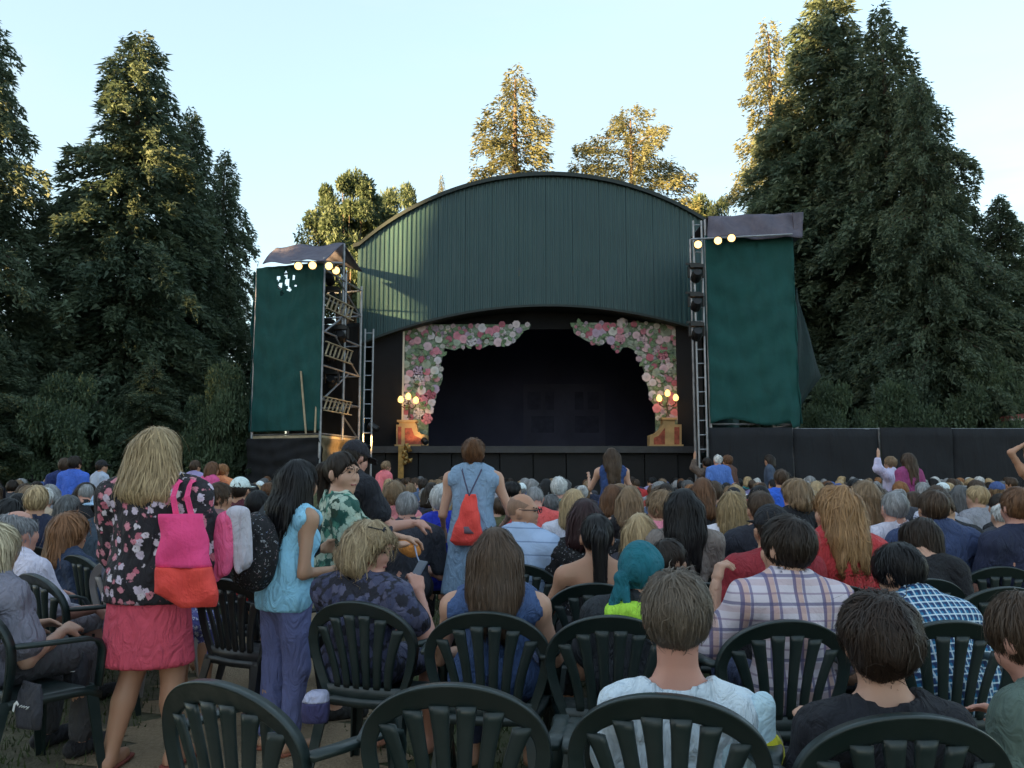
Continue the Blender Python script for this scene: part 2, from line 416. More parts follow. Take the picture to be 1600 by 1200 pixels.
def flat(poly, label, seed, nrose, zmax):
    r = random.Random(seed)
    W = [P2(a, b, YR) for a, b in poly]; cx = sum(p[0] for p in W) / len(W)
    root = tag(empty('rose_flat', (cx, YR, ZS)), label, 'stage flat', 'rose covered stage flats')
    loc = (-cx, -YR, -ZS)
    MB().prism(W, YR - 0.02, YR + 0.02).build('board', M['flat'], root, loc=loc)
    x0, x1 = min(p[0] for p in poly), max(p[0] for p in poly); y0, y1 = min(p[1] for p in poly), max(p[1] for p in poly)
    placed = []; tries = 0
    while len(placed) < nrose and tries < 6000:
        tries += 1
        p = (r.uniform(x0, x1), r.uniform(y0, y1))
        if not inside(p, poly) or p[1] > zmax: continue
        rad = r.choice((3.0, 4.2, 5.4, 6.4, 7.4)) if r.random() < 0.85 else 9.0
        if any(math.hypot(p[0]-q[0], p[1]-q[1]) < (rad + q[2]) * 0.66 for q in placed): continue
        placed.append((*p, rad))
    cols = [(0.62, 0.20, 0.29), (0.68, 0.34, 0.42), (0.50, 0.11, 0.18), (0.72, 0.62, 0.66), (0.66, 0.62, 0.68), (0.68, 0.48, 0.55), (0.48, 0.36, 0.52), (0.66, 0.66, 0.64), (0.34, 0.42, 0.33)]
    for (px, py, rad) in placed:
        w = P2(px, py, YR); m = rad * YR / F
        o = obj('rose', r.choice(ROSES), M['rose'], root, r.choice(cols), (w[0]-cx, -0.03 - m*0.1, w[1]-ZS), (0, r.uniform(0, 6.28), 0)); o.scale = (m, m*0.5, m)
    for k in range(nrose*2):
        p = (r.uniform(x0, x1), r.uniform(y0, y1))
        if not inside(p, poly) or p[1] > zmax: continue
        w = P2(*p, YR); m = r.uniform(6, 12) * YR / F
        o = obj('leaf', LEAF, M['leaf_flat'], root, None, (w[0]-cx, -r.choice((0.03, 0.09, 0.11)), w[1]-ZS), (0, r.uniform(0, 6.28), 0)); o.scale = (m, 0.3, m*0.8)
    return root
flat(lo, 'cut-out stage flat painted with pink roses, stage left side beside white pole', 3, 125, 655)
flat(ro, 'cut-out stage flat painted with pale roses, right side of the stage', 5, 125, 655)
# white pole left of the flat
p0 = P2(627, 690, YR-0.1); p1 = P2(627, 516, YR-0.1)
tag(MB().bar((p0[0], YR-0.12, ZS), (p0[0], YR-0.12, p1[1]), 0.075, n=12).build('stage_pole', simple('cream_pole_paint', (0.62, 0.55, 0.45), 0.5), sm=False), 'tall cream pole at the left edge of the stage opening', 'pole')
# pedestals
M['ped'] = simple('ochre_scenery_paint', (0.42, 0.27, 0.12), 0.7, vary=0.25, scale=3)
M['ped_red'] = simple('brick_red_panel_paint', (0.30, 0.07, 0.04), 0.75, vary=0.45, scale=9)
def pedestal(poly, panels, label, Y):
    W = [P2(a, b, Y) for a, b in poly]; cx = sum(p[0] for p in W) / len(W); zb = min(p[1] for p in W)
    root = tag(empty('scenery_pedestal', (cx, Y, ZS)), label, 'pedestal', 'painted stage pedestals')
    MB().prism([(p[0], max(p[1] - zb, 0) + ZS) for p in W], Y-0.25, Y+0.25).build('body', M['ped'], root, loc=(-cx, -Y, -ZS))
    x0_, x1_ = min(p[0] for p in W), max(p[0] for p in W); zt_ = max(p[1] for p in W) - zb + ZS; tw_ = [p[0] for p in W if p[1] > max(q[1] for q in W) - 0.03]
    MB().box((x0_ - 0.04, Y-0.30, ZS), (x1_ + 0.04, Y-0.252, ZS + 0.09)).build('plinth', M['ped'], root, loc=(-cx, -Y, -ZS))
    MB().box((min(tw_) - 0.06, Y-0.31, zt_), (max(tw_) + 0.06, Y+0.25, zt_ + 0.07)).build('cap', M['ped'], root, loc=(-cx, -Y, -ZS))
    for pp in panels:
        Q = [P2(a, b, Y) for a, b in pp]
        MB().prism([(p[0], p[1] - zb + ZS) for p in Q], Y-0.272, Y-0.245).build('panel', M['ped_red'], root, loc=(-cx, -Y, -ZS))
    return root, cx
q = lambda L, x0: [(x0 + a/Z4, 470 + b/Z4) for a, b in L]
pedestal(q([(100,1072),(100,905),(120,905),(120,885),(240,885),(250,910),(258,950),(285,975),(330,985),(330,1072)], 600), [q([(112,1060),(112,920),(138,920),(138,1060)], 600), q([(165,1050),(165,930),(215,930),(235,985),(290,1010),(300,1050)], 600)], 'orange-lit curved ochre pedestal at the left of the stage', 28.0)
pedestal(q([(735,1074),(735,985),(780,970),(815,940),(835,900),(835,870),(922,870),(922,905),(972,905),(972,1074)], 860), [q([(765,1058),(765,1005),(800,990),(848,930),(848,1058)], 860), q([(918,1058),(918,925),(955,925),(955,1058)], 860)], 'tan curved pedestal with brick red panels at the right of the stage', 28.0)
# sconces
def candelabra(px, py, spots, label):
    Y = 27.95; b = at(px, py, Y)
    root = tag(empty('candelabra', (b.x, Y, b.z)), label, 'candelabra', 'lit three-armed candelabra')
    m = MB()
    m.lathe([(0.09, 0), (0.05, 0.05), (0.03, 0.12), (0.03, 0.35), (0.05, 0.4), (0.02, 0.5)], n=10)
    m.build('stem', M['fixture'], root)
    for (sx, sy) in spots:
        t = at(sx, sy, Y) - b
        mb = MB(); mb.sweep([(0, 0, 0.38), (t.x*0.5, 0, t.z-0.28), (t.x*0.9, 0, t.z-0.22), (t.x, 0, t.z-0.11)], [(0.018*math.cos(i), 0.018*math.sin(i)) for i in (0, 1.57, 3.14, 4.71)], up=(0, 1, 0)); mb.build('arm', M['fixture'], root)
        g = MB().lathe([(0.03, -0.10), (0.09, -0.06), (0.10, 0.03), (0.07, 0.10), (0.03, 0.14)], (t.x, 0, t.z), 10).build('lamp_glass', M['candle_glow'], root, sm=True)
    l = bpy.data.lights.new('candelabra_light', 'POINT'); l.energy = 2.3; l.color = (1, 0.55, 0.2); l.shadow_soft_size = 0.15
    lo_ = bpy.data.objects.new('candelabra_light', l); link(lo_, root); lo_.location = (0, -0.35, 0.5)
    return root
candelabra(639, 653, [(626, 625), (638, 620), (650, 626)], 'three lit lamps on a bracket above the left pedestal')
candelabra(1043, 651, [(1030, 623), (1043, 615), (1056, 622)], 'three lit lamps on a bracket above the right pedestal')
# footlight by the left pedestal
def spot(name, loc, target, energy, col, size, parent=None, blend=0.6):
    l = bpy.data.lights.new(name, 'SPOT'); l.energy = energy; l.color = col; l.spot_size = R(size); l.spot_blend = blend; l.shadow_soft_size = 0.08
    o = bpy.data.objects.new(name, l); link(o, parent); o.location = loc
    o.rotation_euler = (Vector(target) - Vector(loc)).to_track_quat('-Z', 'Y').to_euler(); return o
def footlight(p, tgt, energy, label, size=70):
    root = tag(empty('footlight', p), label, 'stage light')
    d = (Vector(tgt) - Vector(p)).normalized(); q_ = d.to_track_quat('Z', 'Y').to_matrix()
    MB().lathe([(0.07, -0.12), (0.10, -0.08), (0.11, 0.10), (0.10, 0.10)], (0, 0, 0.16), 12, q_).build('housing', M['fixture'], root)
    MB().lathe([(0.085, 0.0), (0.085, 0.012)], Vector((0, 0, 0.16)) + d*0.105, 12, q_).build('lens', M['lamp_glow'], root)
    MB().box((-0.12, -0.03, 0), (0.12, 0.03, 0.03)).box((-0.13, -0.02, 0), (-0.115, 0.02, 0.18)).box((0.115, -0.02, 0), (0.13, 0.02, 0.18)).build('yoke', M['fixture'], root)
    l = spot('footlight_beam', Vector((0, 0, 0.16)) + d*0.14, Vector((0, 0, 0.16)) + d, energy, (1, 0.60, 0.26), size, root); return root
pp = at(664, 690, 26.85); footlight((pp.x, 26.85, ZS), (at(640, 660, 28).x, 28, ZS+0.7), 6, 'small black footlight at the stage edge before the left pedestal')
# gilt prop leaning under the stage edge, warm lit in the photograph
gp = at(627, 735, 26.4); gt = at(627, 697, 26.4)
gr = tag(empty('gilt_prop', (gp.x, 26.4, 0)), 'gilded upright stage prop below the left pedestal', 'stage prop')
M['gilt'] = simple('gilt_paint', (0.26, 0.16, 0.05), 0.4, 0.5, 0.4, 8)
MB().box((-0.10, -0.04, 0), (0.08, 0.04, gt.z)).build('post', M['gilt'], gr)
mb = MB()
for i in range(9):
    a = random.uniform(0, 6.28); mb.lathe([(0.02, -0.1), (0.08, 0), (0.02, 0.1)], (0.12 + random.uniform(-0.05, 0.18), -0.05, gp.z + 0.25 + i*0.07), 6, Matrix.Rotation(a, 3, 'Y'))
mb.build('ornament', M['gilt'], gr)
footlight((gp.x + 0.3, 25.7, 0), (gp.x - 0.1, 26.4, 1.7), 1.2, 'small black uplight on the ground before the gilded prop', 50)

# ============================================================ towers
def lampcan(root, p, d, glow_m, energy=0, s=1.0):
    q_ = Vector(d).normalized().to_track_quat('Z', 'Y').to_matrix(); p = Vector(p)
    h = MB().lathe([(0.06*s, -0.22*s), (0.10*s, -0.18*s), (0.12*s, 0.02*s), (0.135*s, 0.10*s), (0.125*s, 0.10*s)], p, 12, q_).build('lamp', M['fixture'], root)
    MB().lathe([(0.11*s, 0.0), (0.11*s, 0.015)], p + Vector(d).normalized()*0.105*s, 12, q_).build('lens', glow_m, h)
    if energy: spot('lamp_beam', p + Vector(d).normalized()*0.14*s, p + Vector(d), energy, (1, 0.6, 0.25), 90, root)
def sheet(name, mat, root, A, B, z0, z1, nu=24, nv=40, amp=0.05, seed=0, thick=0.012, zedge=None, holes=()):
    """hanging fabric between plan points A and B"""
    r = np.random.default_rng(seed); A = Vector(A); B = Vector(B); d = (B - A); nrm = Vector((d.y, -d.x, 0)).normalized()
    ph = r.uniform(0, 6.28, 6); V = []; Fc = []
    for j in range(nv + 1):
        for i in range(nu + 1):
            u = i / nu; v = j / nv
            zz0 = z0 if zedge is None else zedge(u); z = zz0 + (z1 - zz0) * v
            f = amp * (0.35*math.sin(v*41+ph[4]+3*math.sin(u*5)) + 0.3*math.sin(u*37+ph[5]+v*11) + math.sin(u*9+ph[0]+v*3) * 0.5 + math.sin(v*14+ph[1]+u*4) * 0.35 + math.sin((u+v)*17+ph[2]) * 0.25 + math.sin((u*1.5-v)*23+ph[3]) * 0.2)
            p = A + d * u + nrm * f; V.append((p.x, p.y, z))
    for j in range(nv):
        for i in range(nu):
            if (i, j) in holes: continue
            a = j*(nu+1)+i; Fc.append((a, a+1, a+nu+2, a+nu+1))
    me = mesh_raw(name, V, Fc); smooth(me); o = obj(name, me, mat, root)
    s = o.modifiers.new('thick', 'SOLIDIFY'); s.thickness = thick; return o
# left tower (plan corners A front-left, B front-right, C rear-right, D rear-left)
TA, TB, TC, TD = at(396, 600, 24.2), at(502, 600, 23.4), at(562, 600, 26.3), at(452, 600, 27.1)
for v_ in (TA, TB, TC, TD): v_.z = 0
z_pl = at(500, 678, 23.6).z; z_scr = at(450, 418, 23.8).z; z_top = at(537, 384, 23.8).z
tl = tag(empty('lighting_tower', (TA + TB + TC + TD) / 4), 'scaffold lighting tower with green sheeting left of the stage', 'tower', 'stage lighting towers')
TL0 = tl.location.copy()
def tp(o): o.location = o.location - TL0; return o
for P_, hgt in ((TA, z_scr), (TB, z_scr+0.2), (TC, z_scr), (TD, z_scr), ((TB*0.45 + TC*0.55), z_scr+0.1)):
    tp(MB().bar(P_, Vector((P_.x, P_.y, hgt)), 0.045, n=8).build('post', M['steel'], tl))
levels = [z_pl + (z_scr - z_pl) * k for k in (0.0, 0.2, 0.4, 0.6, 0.8, 0.97)]
for zl_ in levels:
    for (a, b) in ((TB, TC), (TA, TD), (TD, TC), (TA, TB)):
        a2 = Vector((a.x, a.y, zl_)); b2 = Vector((b.x, b.y, zl_)); e = (b2 - a2).normalized() * 0.05
        if (a, b) == (TA, TB): a2.y += 0.12; b2.y += 0.12
        tp(MB().bar(a2 + e, b2 - e, 0.03).build('ledger', M['steel'], tl))
for k in range(5):
    a, b = (TB, TC) if k % 2 else (TC, TB)
    a2 = Vector((a.x, a.y, levels[k])).lerp(Vector((b.x, b.y, levels[k])), 0.04); b2 = Vector((b.x, b.y, levels[k+1])).lerp(Vector((a.x, a.y, levels[k+1])), 0.3)
    tp(MB().bar(a2, b2, 0.028).build('brace', M['steel'], tl))
for zc, hh in ((at(525, 495, 24.8).z, 0.42), (at(525, 565, 24.8).z, 0.42), (at(525, 646, 24.8).z, 0.40)):     # zigzag timber guard rails
    a = TB.lerp(TC, 0.03); b = TB.lerp(TC, 0.72); a.z = b.z = zc
    off = Vector((0.07, -0.03, 0))
    rl = tp(MB().bar(a + off, b + off, 0.06, 0.03).bar(a + off + Vector((0, 0, hh)), b + off + Vector((0, 0, hh)), 0.06, 0.03).build('guard_rail', M['wood_rail'], tl))
    nz = 7
    for i in range(nz):
        t0, t1 = i / nz, (i + 1) / nz
        p_, q_ = a.lerp(b, t0) + off, a.lerp(b, t1) + off
        pts = (p_ + Vector((0, 0, 0.03)), p_.lerp(q_, 0.8) + Vector((0, 0, hh-0.03)))
        o_ = MB().bar(*pts, 0.045, 0.025).build('slat', M['wood_rail'], rl)
# platform and black skirt
tp(MB().add([(p.x, p.y, z) for z in (z_pl-0.12, z_pl-0.04) for p in (TA, TB, TC, TD)], ((3,2,1,0),(4,5,6,7),(0,1,5,4),(1,2,6,5),(2,3,7,6),(3,0,4,7))).build('platform', M['wood_rail'], tl))
tp(sheet('skirt', M['black'], tl, TA + Vector((-0.1, -0.08, 0)), TB + Vector((0, -0.08, 0)), 0.02, z_pl-0.12, amp=0.06, seed=3))
tp(sheet('skirt', m_fabric('lit_tint_skirt_cloth', (0.10, 0.075, 0.04), (0.15, 0.11, 0.06)), tl, TB + Vector((0.06, 0, 0)), TC + Vector((0.06, 0, 0)), 0.02, z_pl-0.12, amp=0.06, seed=4))  # black skirt's lit side: warm lamp light put into a brown colour
hl = set()
for i in range(60):
    for j in range(96):
        e_ = ((i-26)/11.0)**2 + ((j-85)/9.0)**2 + 0.55*math.sin(i*0.9+j*0.35) + 0.4*math.sin(i*0.4-j*1.1)
        if e_ < 0.05: hl.add((i, j))
tp(sheet('sheeting', M['scrim'], tl, TA + Vector((0, -0.09, 0)), TB + Vector((0, -0.09, 0)), at(450, 674, 23.8).z, z_scr + 0.05, nu=60, nv=96, amp=0.035, seed=1, holes=hl))
tp(sheet('sheeting', M['scrim'], tl, TA + Vector((-0.09, 0, 0)), TD + Vector((-0.09, 0, 0)), at(450, 674, 23.8).z, z_scr, amp=0.05, seed=2))
tp(sheet('added_dark_backing', M['black'], tl, TD + Vector((0, 0.06, 0)), TC + Vector((0, 0.06, 0)), 0.02, z_scr*0.84, amp=0.05, seed=7))  # added black sheet, stands in for the darkness behind the scaffold
for (a, b) in (((470, 580), (478, 678)), ((496, 600), (492, 676))):
    p_ = at(*a, 23.5); q_ = at(*b, 23.3); tp(MB().bar(p_, q_, 0.03).build('prop_pole', M['wood_rail'], tl))
# tarp roof: ridge falls to the left
rt = [at(411, 411, 23.7), at(508, 404, 22.9), at(538, 380, 23.4), at(430, 386, 25.5), at(568, 420, 26.6)]
zf = z_scr + 0.25
def roofmesh():
    V = []; Fc = []; nu = 14; nv = 8
    e0, e1, e2, e3 = at(410, 412, 23.7), at(506, 405, 22.9), at(538, 381, 25.0), at(432, 385, 25.6)
    for j in range(nv+1):
        for i in range(nu+1):
            u, v = i/nu, j/nv; p = (e0.lerp(e1, u)).lerp(e3.lerp(e2, u), v)
            p = p + Vector((0, 0, 0.05*math.sin(u*11+v*4) - 0.18*math.sin(math.pi*u)*math.sin(math.pi*v))); V.append(p)
    for j in range(nv):
        for i in range(nu): a = j*(nu+1)+i; Fc.append((a, a+1, a+nu+2, a+nu+1))
    n0 = len(V); e4 = at(568, 425, 27.0); e5 = at(500, 405, 28)
    for j in range(nv+1):                                     # right slope
        for i in range(5):
            u, v = i/4, j/nv; p = (e1.lerp(e2, v)).lerp(Vector((e4.x, 24.5 + 2.5*v, e4.z - 0.2)), u) if False else (e2.lerp(e5, v)).lerp(at(566, 424, 25.2).lerp(at(566, 424, 27.5), v), u)
            V.append(p)
    for j in range(nv):
        for i in range(4): a = n0 + j*5+i; Fc.append((a, a+1, a+6, a+5))
    n1 = len(V); V += [e1, e2, at(566, 424, 25.2)]; Fc.append((n1, n1+1, n1+2)) if False else None
    return mesh_raw('roof_tarp', V, Fc)
me = roofmesh(); smooth(me); o_ = tp(obj('roof_tarp', me, M['tarp'], tl)); s_ = o_.modifiers.new('thick', 'SOLIDIFY'); s_.thickness = 0.02
e2 = at(538, 381, 24.9); tp(MB().bar((e2.x, e2.y, z_pl + 3), e2, 0.04, n=8).build('post', M['steel'], tl))
for (a, b, Y) in ((466, 416, 22.95), (488, 415, 22.85), (516, 416, 22.8), (527, 423, 23.3)):
    p_ = at(a, b, Y) - TL0; lampcan(tl, p_, (0.25 if a < 500 else -0.1, -0.8, -0.15), M['lamp_glow'], 0)
a_, b_ = at(455, 408, 22.95), at(535, 411, 23.3); tp(MB().bar(a_, b_, 0.03).build('lamp_rail', M['steel'], tl))
# dark moving heads inside the tower
def fixture(root, p, name='moving_head'):
    m = MB(); m.box((-0.2, -0.14, 0.30), (0.2, 0.14, 0.40)); m.box((-0.24, -0.06, 0.02), (-0.19, 0.06, 0.32)); m.box((0.19, -0.06, 0.02), (0.24, 0.06, 0.32))
    m.lathe([(0.08, -0.2), (0.15, -0.12), (0.16, 0.08), (0.12, 0.2), (0.11, 0.2)], (0, 0, 0.05), 12, Matrix.Rotation(R(60), 3, 'X')); m.box((-0.3, -0.03, 0.40), (0.12, 0.03, 0.46))
    return m.build(name, M['fixture'], root, loc=p)
for (a, b) in ((515, 440), (520, 470), (512, 520), (518, 600), (514, 562), (533, 530)):
    fixture(tl, at(a, b, 24.6) - TL0)
for (a, b, Y) in ((527, 678, 24.4),):          # warm lamps standing on and under the platform, unseen from the front
    p_ = at(556, 668, 24.9) - TL0
    spot('tower_uplight', p_ + Vector((0.55, -0.5, 0.1)), p_ + Vector((-0.7, 0.1, 0.55)), 24, (1, 0.55, 0.18), 130, tl)
    lampcan(tl, p_ + Vector((0.6, -0.5, 0.0)), (-1, 0.2, 0.5), M['fixture'], 0)
    spot('skirt_light', p_ + Vector((0.75, -0.9, -0.35)), p_ + Vector((-0.6, 0.1, -1.0)), 22, (1, 0.55, 0.18), 80, tl)

# free-standing ladder trusses
def ladder(px0, px1, ytop, ybot, Y, label):
    a = at(px0, ytop, Y); b = at(px1, ytop, Y)
    x0, x1 = at(px0, 700, Y).x, at(px1, 700, Y).x
    root = tag(empty('truss_ladder', ((x0+x1)/2, Y, 0)), label, 'ladder', 'truss ladders beside the stage')
    zt = a.z; hw = (x1-x0)/2
    for s in (-1, 1): MB().bar((s*hw, 0, 0), (s*hw, 0, zt), 0.03, n=8).build('rail', M['steel'], root)
    nr = int(zt / 0.42)
    for i in range(1, nr+1):
        z = zt * i / (nr + 0.3); MB().bar((-hw+0.025, 0, z), (hw-0.025, 0, z), 0.018, n=6).build('rung', M['steel'], root)
    return root
ladder(567, 580, 514, 740, 24.3, 'grey truss ladder standing between left tower and stage')
LR = ladder(1092, 1105, 345, 740, 23.4, 'tall grey truss ladder carrying black lights beside the right tower')
for (a, b) in ((1087, 425), (1087, 470), (1088, 516)):
    p_ = at(a, b, 23.3)
    fx = fixture(None, (p_.x, 23.25, p_.z - 0.2), 'stage_light'); tag(fx, {425: 'topmost', 470: 'middle', 516: 'lowest'}[b] + ' black stage light clamped to the right ladder', 'stage light', 'stage lights on the right ladder')
# right tower
XA, XB = at(1108, 600, 23.6), at(1248, 600, 23.6); XA.z = XB.z = 0
z0r = at(1180, 662, 23.6).z; z1r = at(1180, 370, 23.6).z; z2r = at(1180, 336, 23.6).z
tr = tag(empty('lighting_tower', ((XA.x+XB.x)/2, 24.6, 0)), 'scaffold lighting tower wrapped in green sheeting right of the stage', 'tower', 'stage lighting towers'); TR0 = tr.location.copy()
def tq(o): o.location = o.location - TR0; return o
for x in (XA.x + 0.05, XB.x - 0.05):
    for y in (23.75, 25.8): tq(MB().bar((x, y, 0), (x, y, z2r - 0.1), 0.045, n=8).build('post', M['steel'], tr))
for k in range(6):
    z = z0r + (z1r - z0r) * k / 5
    tq(MB().bar((XA.x + 0.1, 23.80, z), (XB.x - 0.1, 23.80, z), 0.03).build('ledger', M['steel'], tr))
    tq(MB().bar((XB.x - 0.05, 23.85, z), (XB.x - 0.05, 25.75, z), 0.03).build('ledger', M['steel'], tr))
tq(sheet('sheeting', M['scrim'], tr, XA, XB, 0, z1r + 0.05, amp=0.05, seed=11, nu=36, nv=56, zedge=lambda u: z0r + 0.12*math.sin(u*7) - (0.25*(u > 0.9)) + 0.1*u))
tq(sheet('sheeting', M['scrim'], tr, XB, XB + Vector((0.1, 2.2, 0)), z0r, z1r + 0.05, amp=0.06, seed=12))
V = []; Fc = []                       # loose windblown sheet behind the right edge
for j in range(17):
    v = j / 16; yp = 455 + v*180; bul = 40 * (v/0.75 if v < 0.75 else (1 - v)/0.25*0.8 + 0.2)**1.2
    for i in range(7):
        u = i / 6; p = at(1244 + u * bul, yp - 6*u*(1 - v), 23.9 + 0.5*u); p.y += 0.08*math.sin(u*8 + v*9); V.append(p)
for j in range(16):
    for i in range(6): a = j*7+i; Fc.append((a, a+1, a+8, a+7))
me = mesh_raw('loose_sheet', V, Fc); smooth(me); o_ = tq(obj('loose_sheet', me, m_fabric('dark_green_mesh', (0.004, 0.016, 0.018), (0.006, 0.024, 0.026)), tr)); o_.modifiers.new('t', 'SOLIDIFY').thickness = 0.012
V = []; Fc = []                       # roof tarpaulin
for j in range(9):
    for i in range(25):
        u, v = i/24, j/8; p = at(1106 + u*148, 372 - v*34 - u*v*6, 23.35 + 0.25*v); p.y += 0.05*math.sin(u*13+v*5) + 0.03*math.sin(u*29); p.z += 0.03*math.sin(u*9)*(1 - v); V.append(p)
for i in range(25):
    u = i/24; p = at(1106 + u*148, 338 - u*6, 23.6); V.append((p.x, 26.0, p.z + 0.05))
for j in range(9):
    for i in range(24): a = j*25+i; Fc.append((a, a+1, a+26, a+25))
me = mesh_raw('roof_tarp', V, Fc); smooth(me); o_ = tq(obj('roof_tarp', me, M['tarp'], tr)); o_.modifiers.new('t', 'SOLIDIFY').thickness = 0.015
p_ = at(1252, 350, 23.6); tq(MB().box((XB.x, 23.5, z1r), (p_.x, 25.9, at(1252, 334, 23.6).z)).build('roof_tarp', M['tarp'], tr))
for (a, b) in ((1090, 383), (1121, 377), (1142, 373)):
    lampcan(tr, at(a, b, 23.1) - TR0, (-0.1, -0.9, -0.1), M['lamp_glow'], 0)
a_, b_ = at(1080, 374, 23.2), at(1238, 366, 23.2); tq(MB().bar(a_, b_, 0.03).build('lamp_rail', M['steel'], tr))

# ============================================================ fences
YFN = 23.5
x = at(1107, 700, YFN).x; zt = at(1300, 668, YFN).z; k = 0
bf = tag(empty('site_fence', (x, YFN, 0)), 'long black cloth site fence right of the stage', 'fence')
for px0, px1 in ((1107, 1240), (1240, 1376), (1376, 1490), (1490, 1640), (1640, 1800)):
    A = Vector((at(px0, 700, YFN).x + 0.02 - x, 0.06*(k % 2), 0)); B = Vector((at(px1, 700, YFN).x - 0.02 - x, 0.06*(k % 2), 0))
    sheet('fence_panel', M['fence_cloth'], bf, A, B, 0.02, zt - 0.03*(k % 2), nu=18, nv=10, amp=0.03, seed=30+k)
    MB().bar((A.x, 0.12, 0), (A.x, 0.12, zt), 0.03).build('post', M['steel'], bf); k += 1
MB().bar((0, 0.12, zt-0.04), (at(1800, 700, YFN).x - x, 0.12, zt-0.04), 0.025).build('top_rail', M['steel'], bf)
x0, x1 = at(-260, 700, 25.5).x, at(440, 700, 25.5).x
lf = tag(empty('site_fence', (x0, 25.8, 0)), 'dark cloth site fence in the shade under the left trees', 'fence')
for i in range(8):
    A = Vector(((x1-x0)*i/8 + 0.02, 0.05*(i % 2), 0)); B = Vector(((x1-x0)*(i+1)/8 - 0.02, 0.05*(i % 2), 0))
    sheet('fence_panel', M['fence_cloth'], lf, A, B, 0.02, 1.9, nu=10, nv=6, amp=0.03, seed=60+i)
# red and white kiosk roof behind the fence at the right edge
kx = at(1612, 650, 27.5); kz = at(1590, 648, 27.5).z
kr = tag(empty('kiosk', (kx.x, 27.5, 0)), 'low red kiosk roof with pale edge behind the black fence', 'kiosk')
mb = MB(); V = []; Fc = []
for i in range(17):
    u = -1 + 2*i/16; h = 0.16*(1 - u*u); V += [(u*1.35, -0.9, kz - 0.12 + h), (u*1.35, 0.9, kz - 0.12 + h), (u*1.35, 0.9, kz - 0.26 + h*0.4), (u*1.35, -0.9, kz - 0.26 + h*0.4)]
for i in range(16):
    for j in range(4): Fc.append((4*i+j, 4*i+4+j, 4*i+4+(j+1) % 4, 4*i+(j+1) % 4))
Fc += [(0, 1, 2, 3), (67, 66, 65, 64)]
mb.add(V, Fc).build('roof', simple('faded_red_paint', (0.22, 0.06, 0.055), 0.6), kr)
MB().box((-1.36, -0.97, kz-0.27), (1.36, -0.905, kz-0.20)).build('edge_trim', simple('dull_white_paint', (0.42, 0.38, 0.38), 0.6), kr)
MB().box((-1.1, -0.8, 0), (1.1, 0.8, kz-0.28)).build('wall', simple('kiosk_wall_paint', (0.10, 0.09, 0.09), 0.7), kr)

# ============================================================ trees
def m_leaf(name, dark, light, trans=0.25):
    n = N(name).set(Roughness=0.65)
    a = n.n('Attribute', attribute_name='rnd'); oi = n.n('ObjectInfo')
    c = n.mix(a.outputs['Fac'], dark, light)
    c = n.mix(n.math('MULTIPLY', oi.outputs['Random'], 0.35), c, tuple(x * 0.6 for x in light))
    n.color(c)
    tr = n.n('BsdfTranslucent'); n.l(c, tr.inputs['Color']); ms = n.n('MixShader', Fac=trans)
    n.l(n.b.outputs[0], ms.inputs[1]); n.l(tr.outputs[0], ms.inputs[2]); n.l(ms.outputs[0], n.out.inputs['Surface']); return n.m
M['cedar'] = m_leaf('cedar_foliage', (0.040, 0.070, 0.046), (0.115, 0.155, 0.092), 0.35)
M['spruce'] = m_leaf('spruce_foliage', (0.050, 0.066, 0.036), (0.18, 0.185, 0.085), 0.4)
M['broad'] = m_leaf('broad_leaf_foliage', (0.038, 0.068, 0.040), (0.100, 0.145, 0.075), 0.35)
M['bark'] = simple('tree_bark', (0.075, 0.055, 0.042), 0.9, vary=0.4, scale=6, bump=0.5, bscale=20)
def leaves_mesh(name, P, D, Nn, Ln, Wd, rnd):
    """diamond leaves at P along D with normal Nn"""
    n = len(P); Sd = np.cross(D, Nn); Sd /= np.linalg.norm(Sd, axis=1, keepdims=True) + 1e-9
    V = np.empty((n, 3, 3)); V[:, 0] = P - Sd*(Wd/2)[:, None]; V[:, 1] = P + Sd*(Wd/2)[:, None]; V[:, 2] = P + D*Ln[:, None]
    me = mesh_raw(name, V.reshape(-1, 3), np.arange(n*3).reshape(-1, 3))
    at_ = me.attributes.new('rnd', 'FLOAT', 'POINT'); at_.data.foreach_set('value', np.repeat(rnd, 3).astype(np.float32)); return me
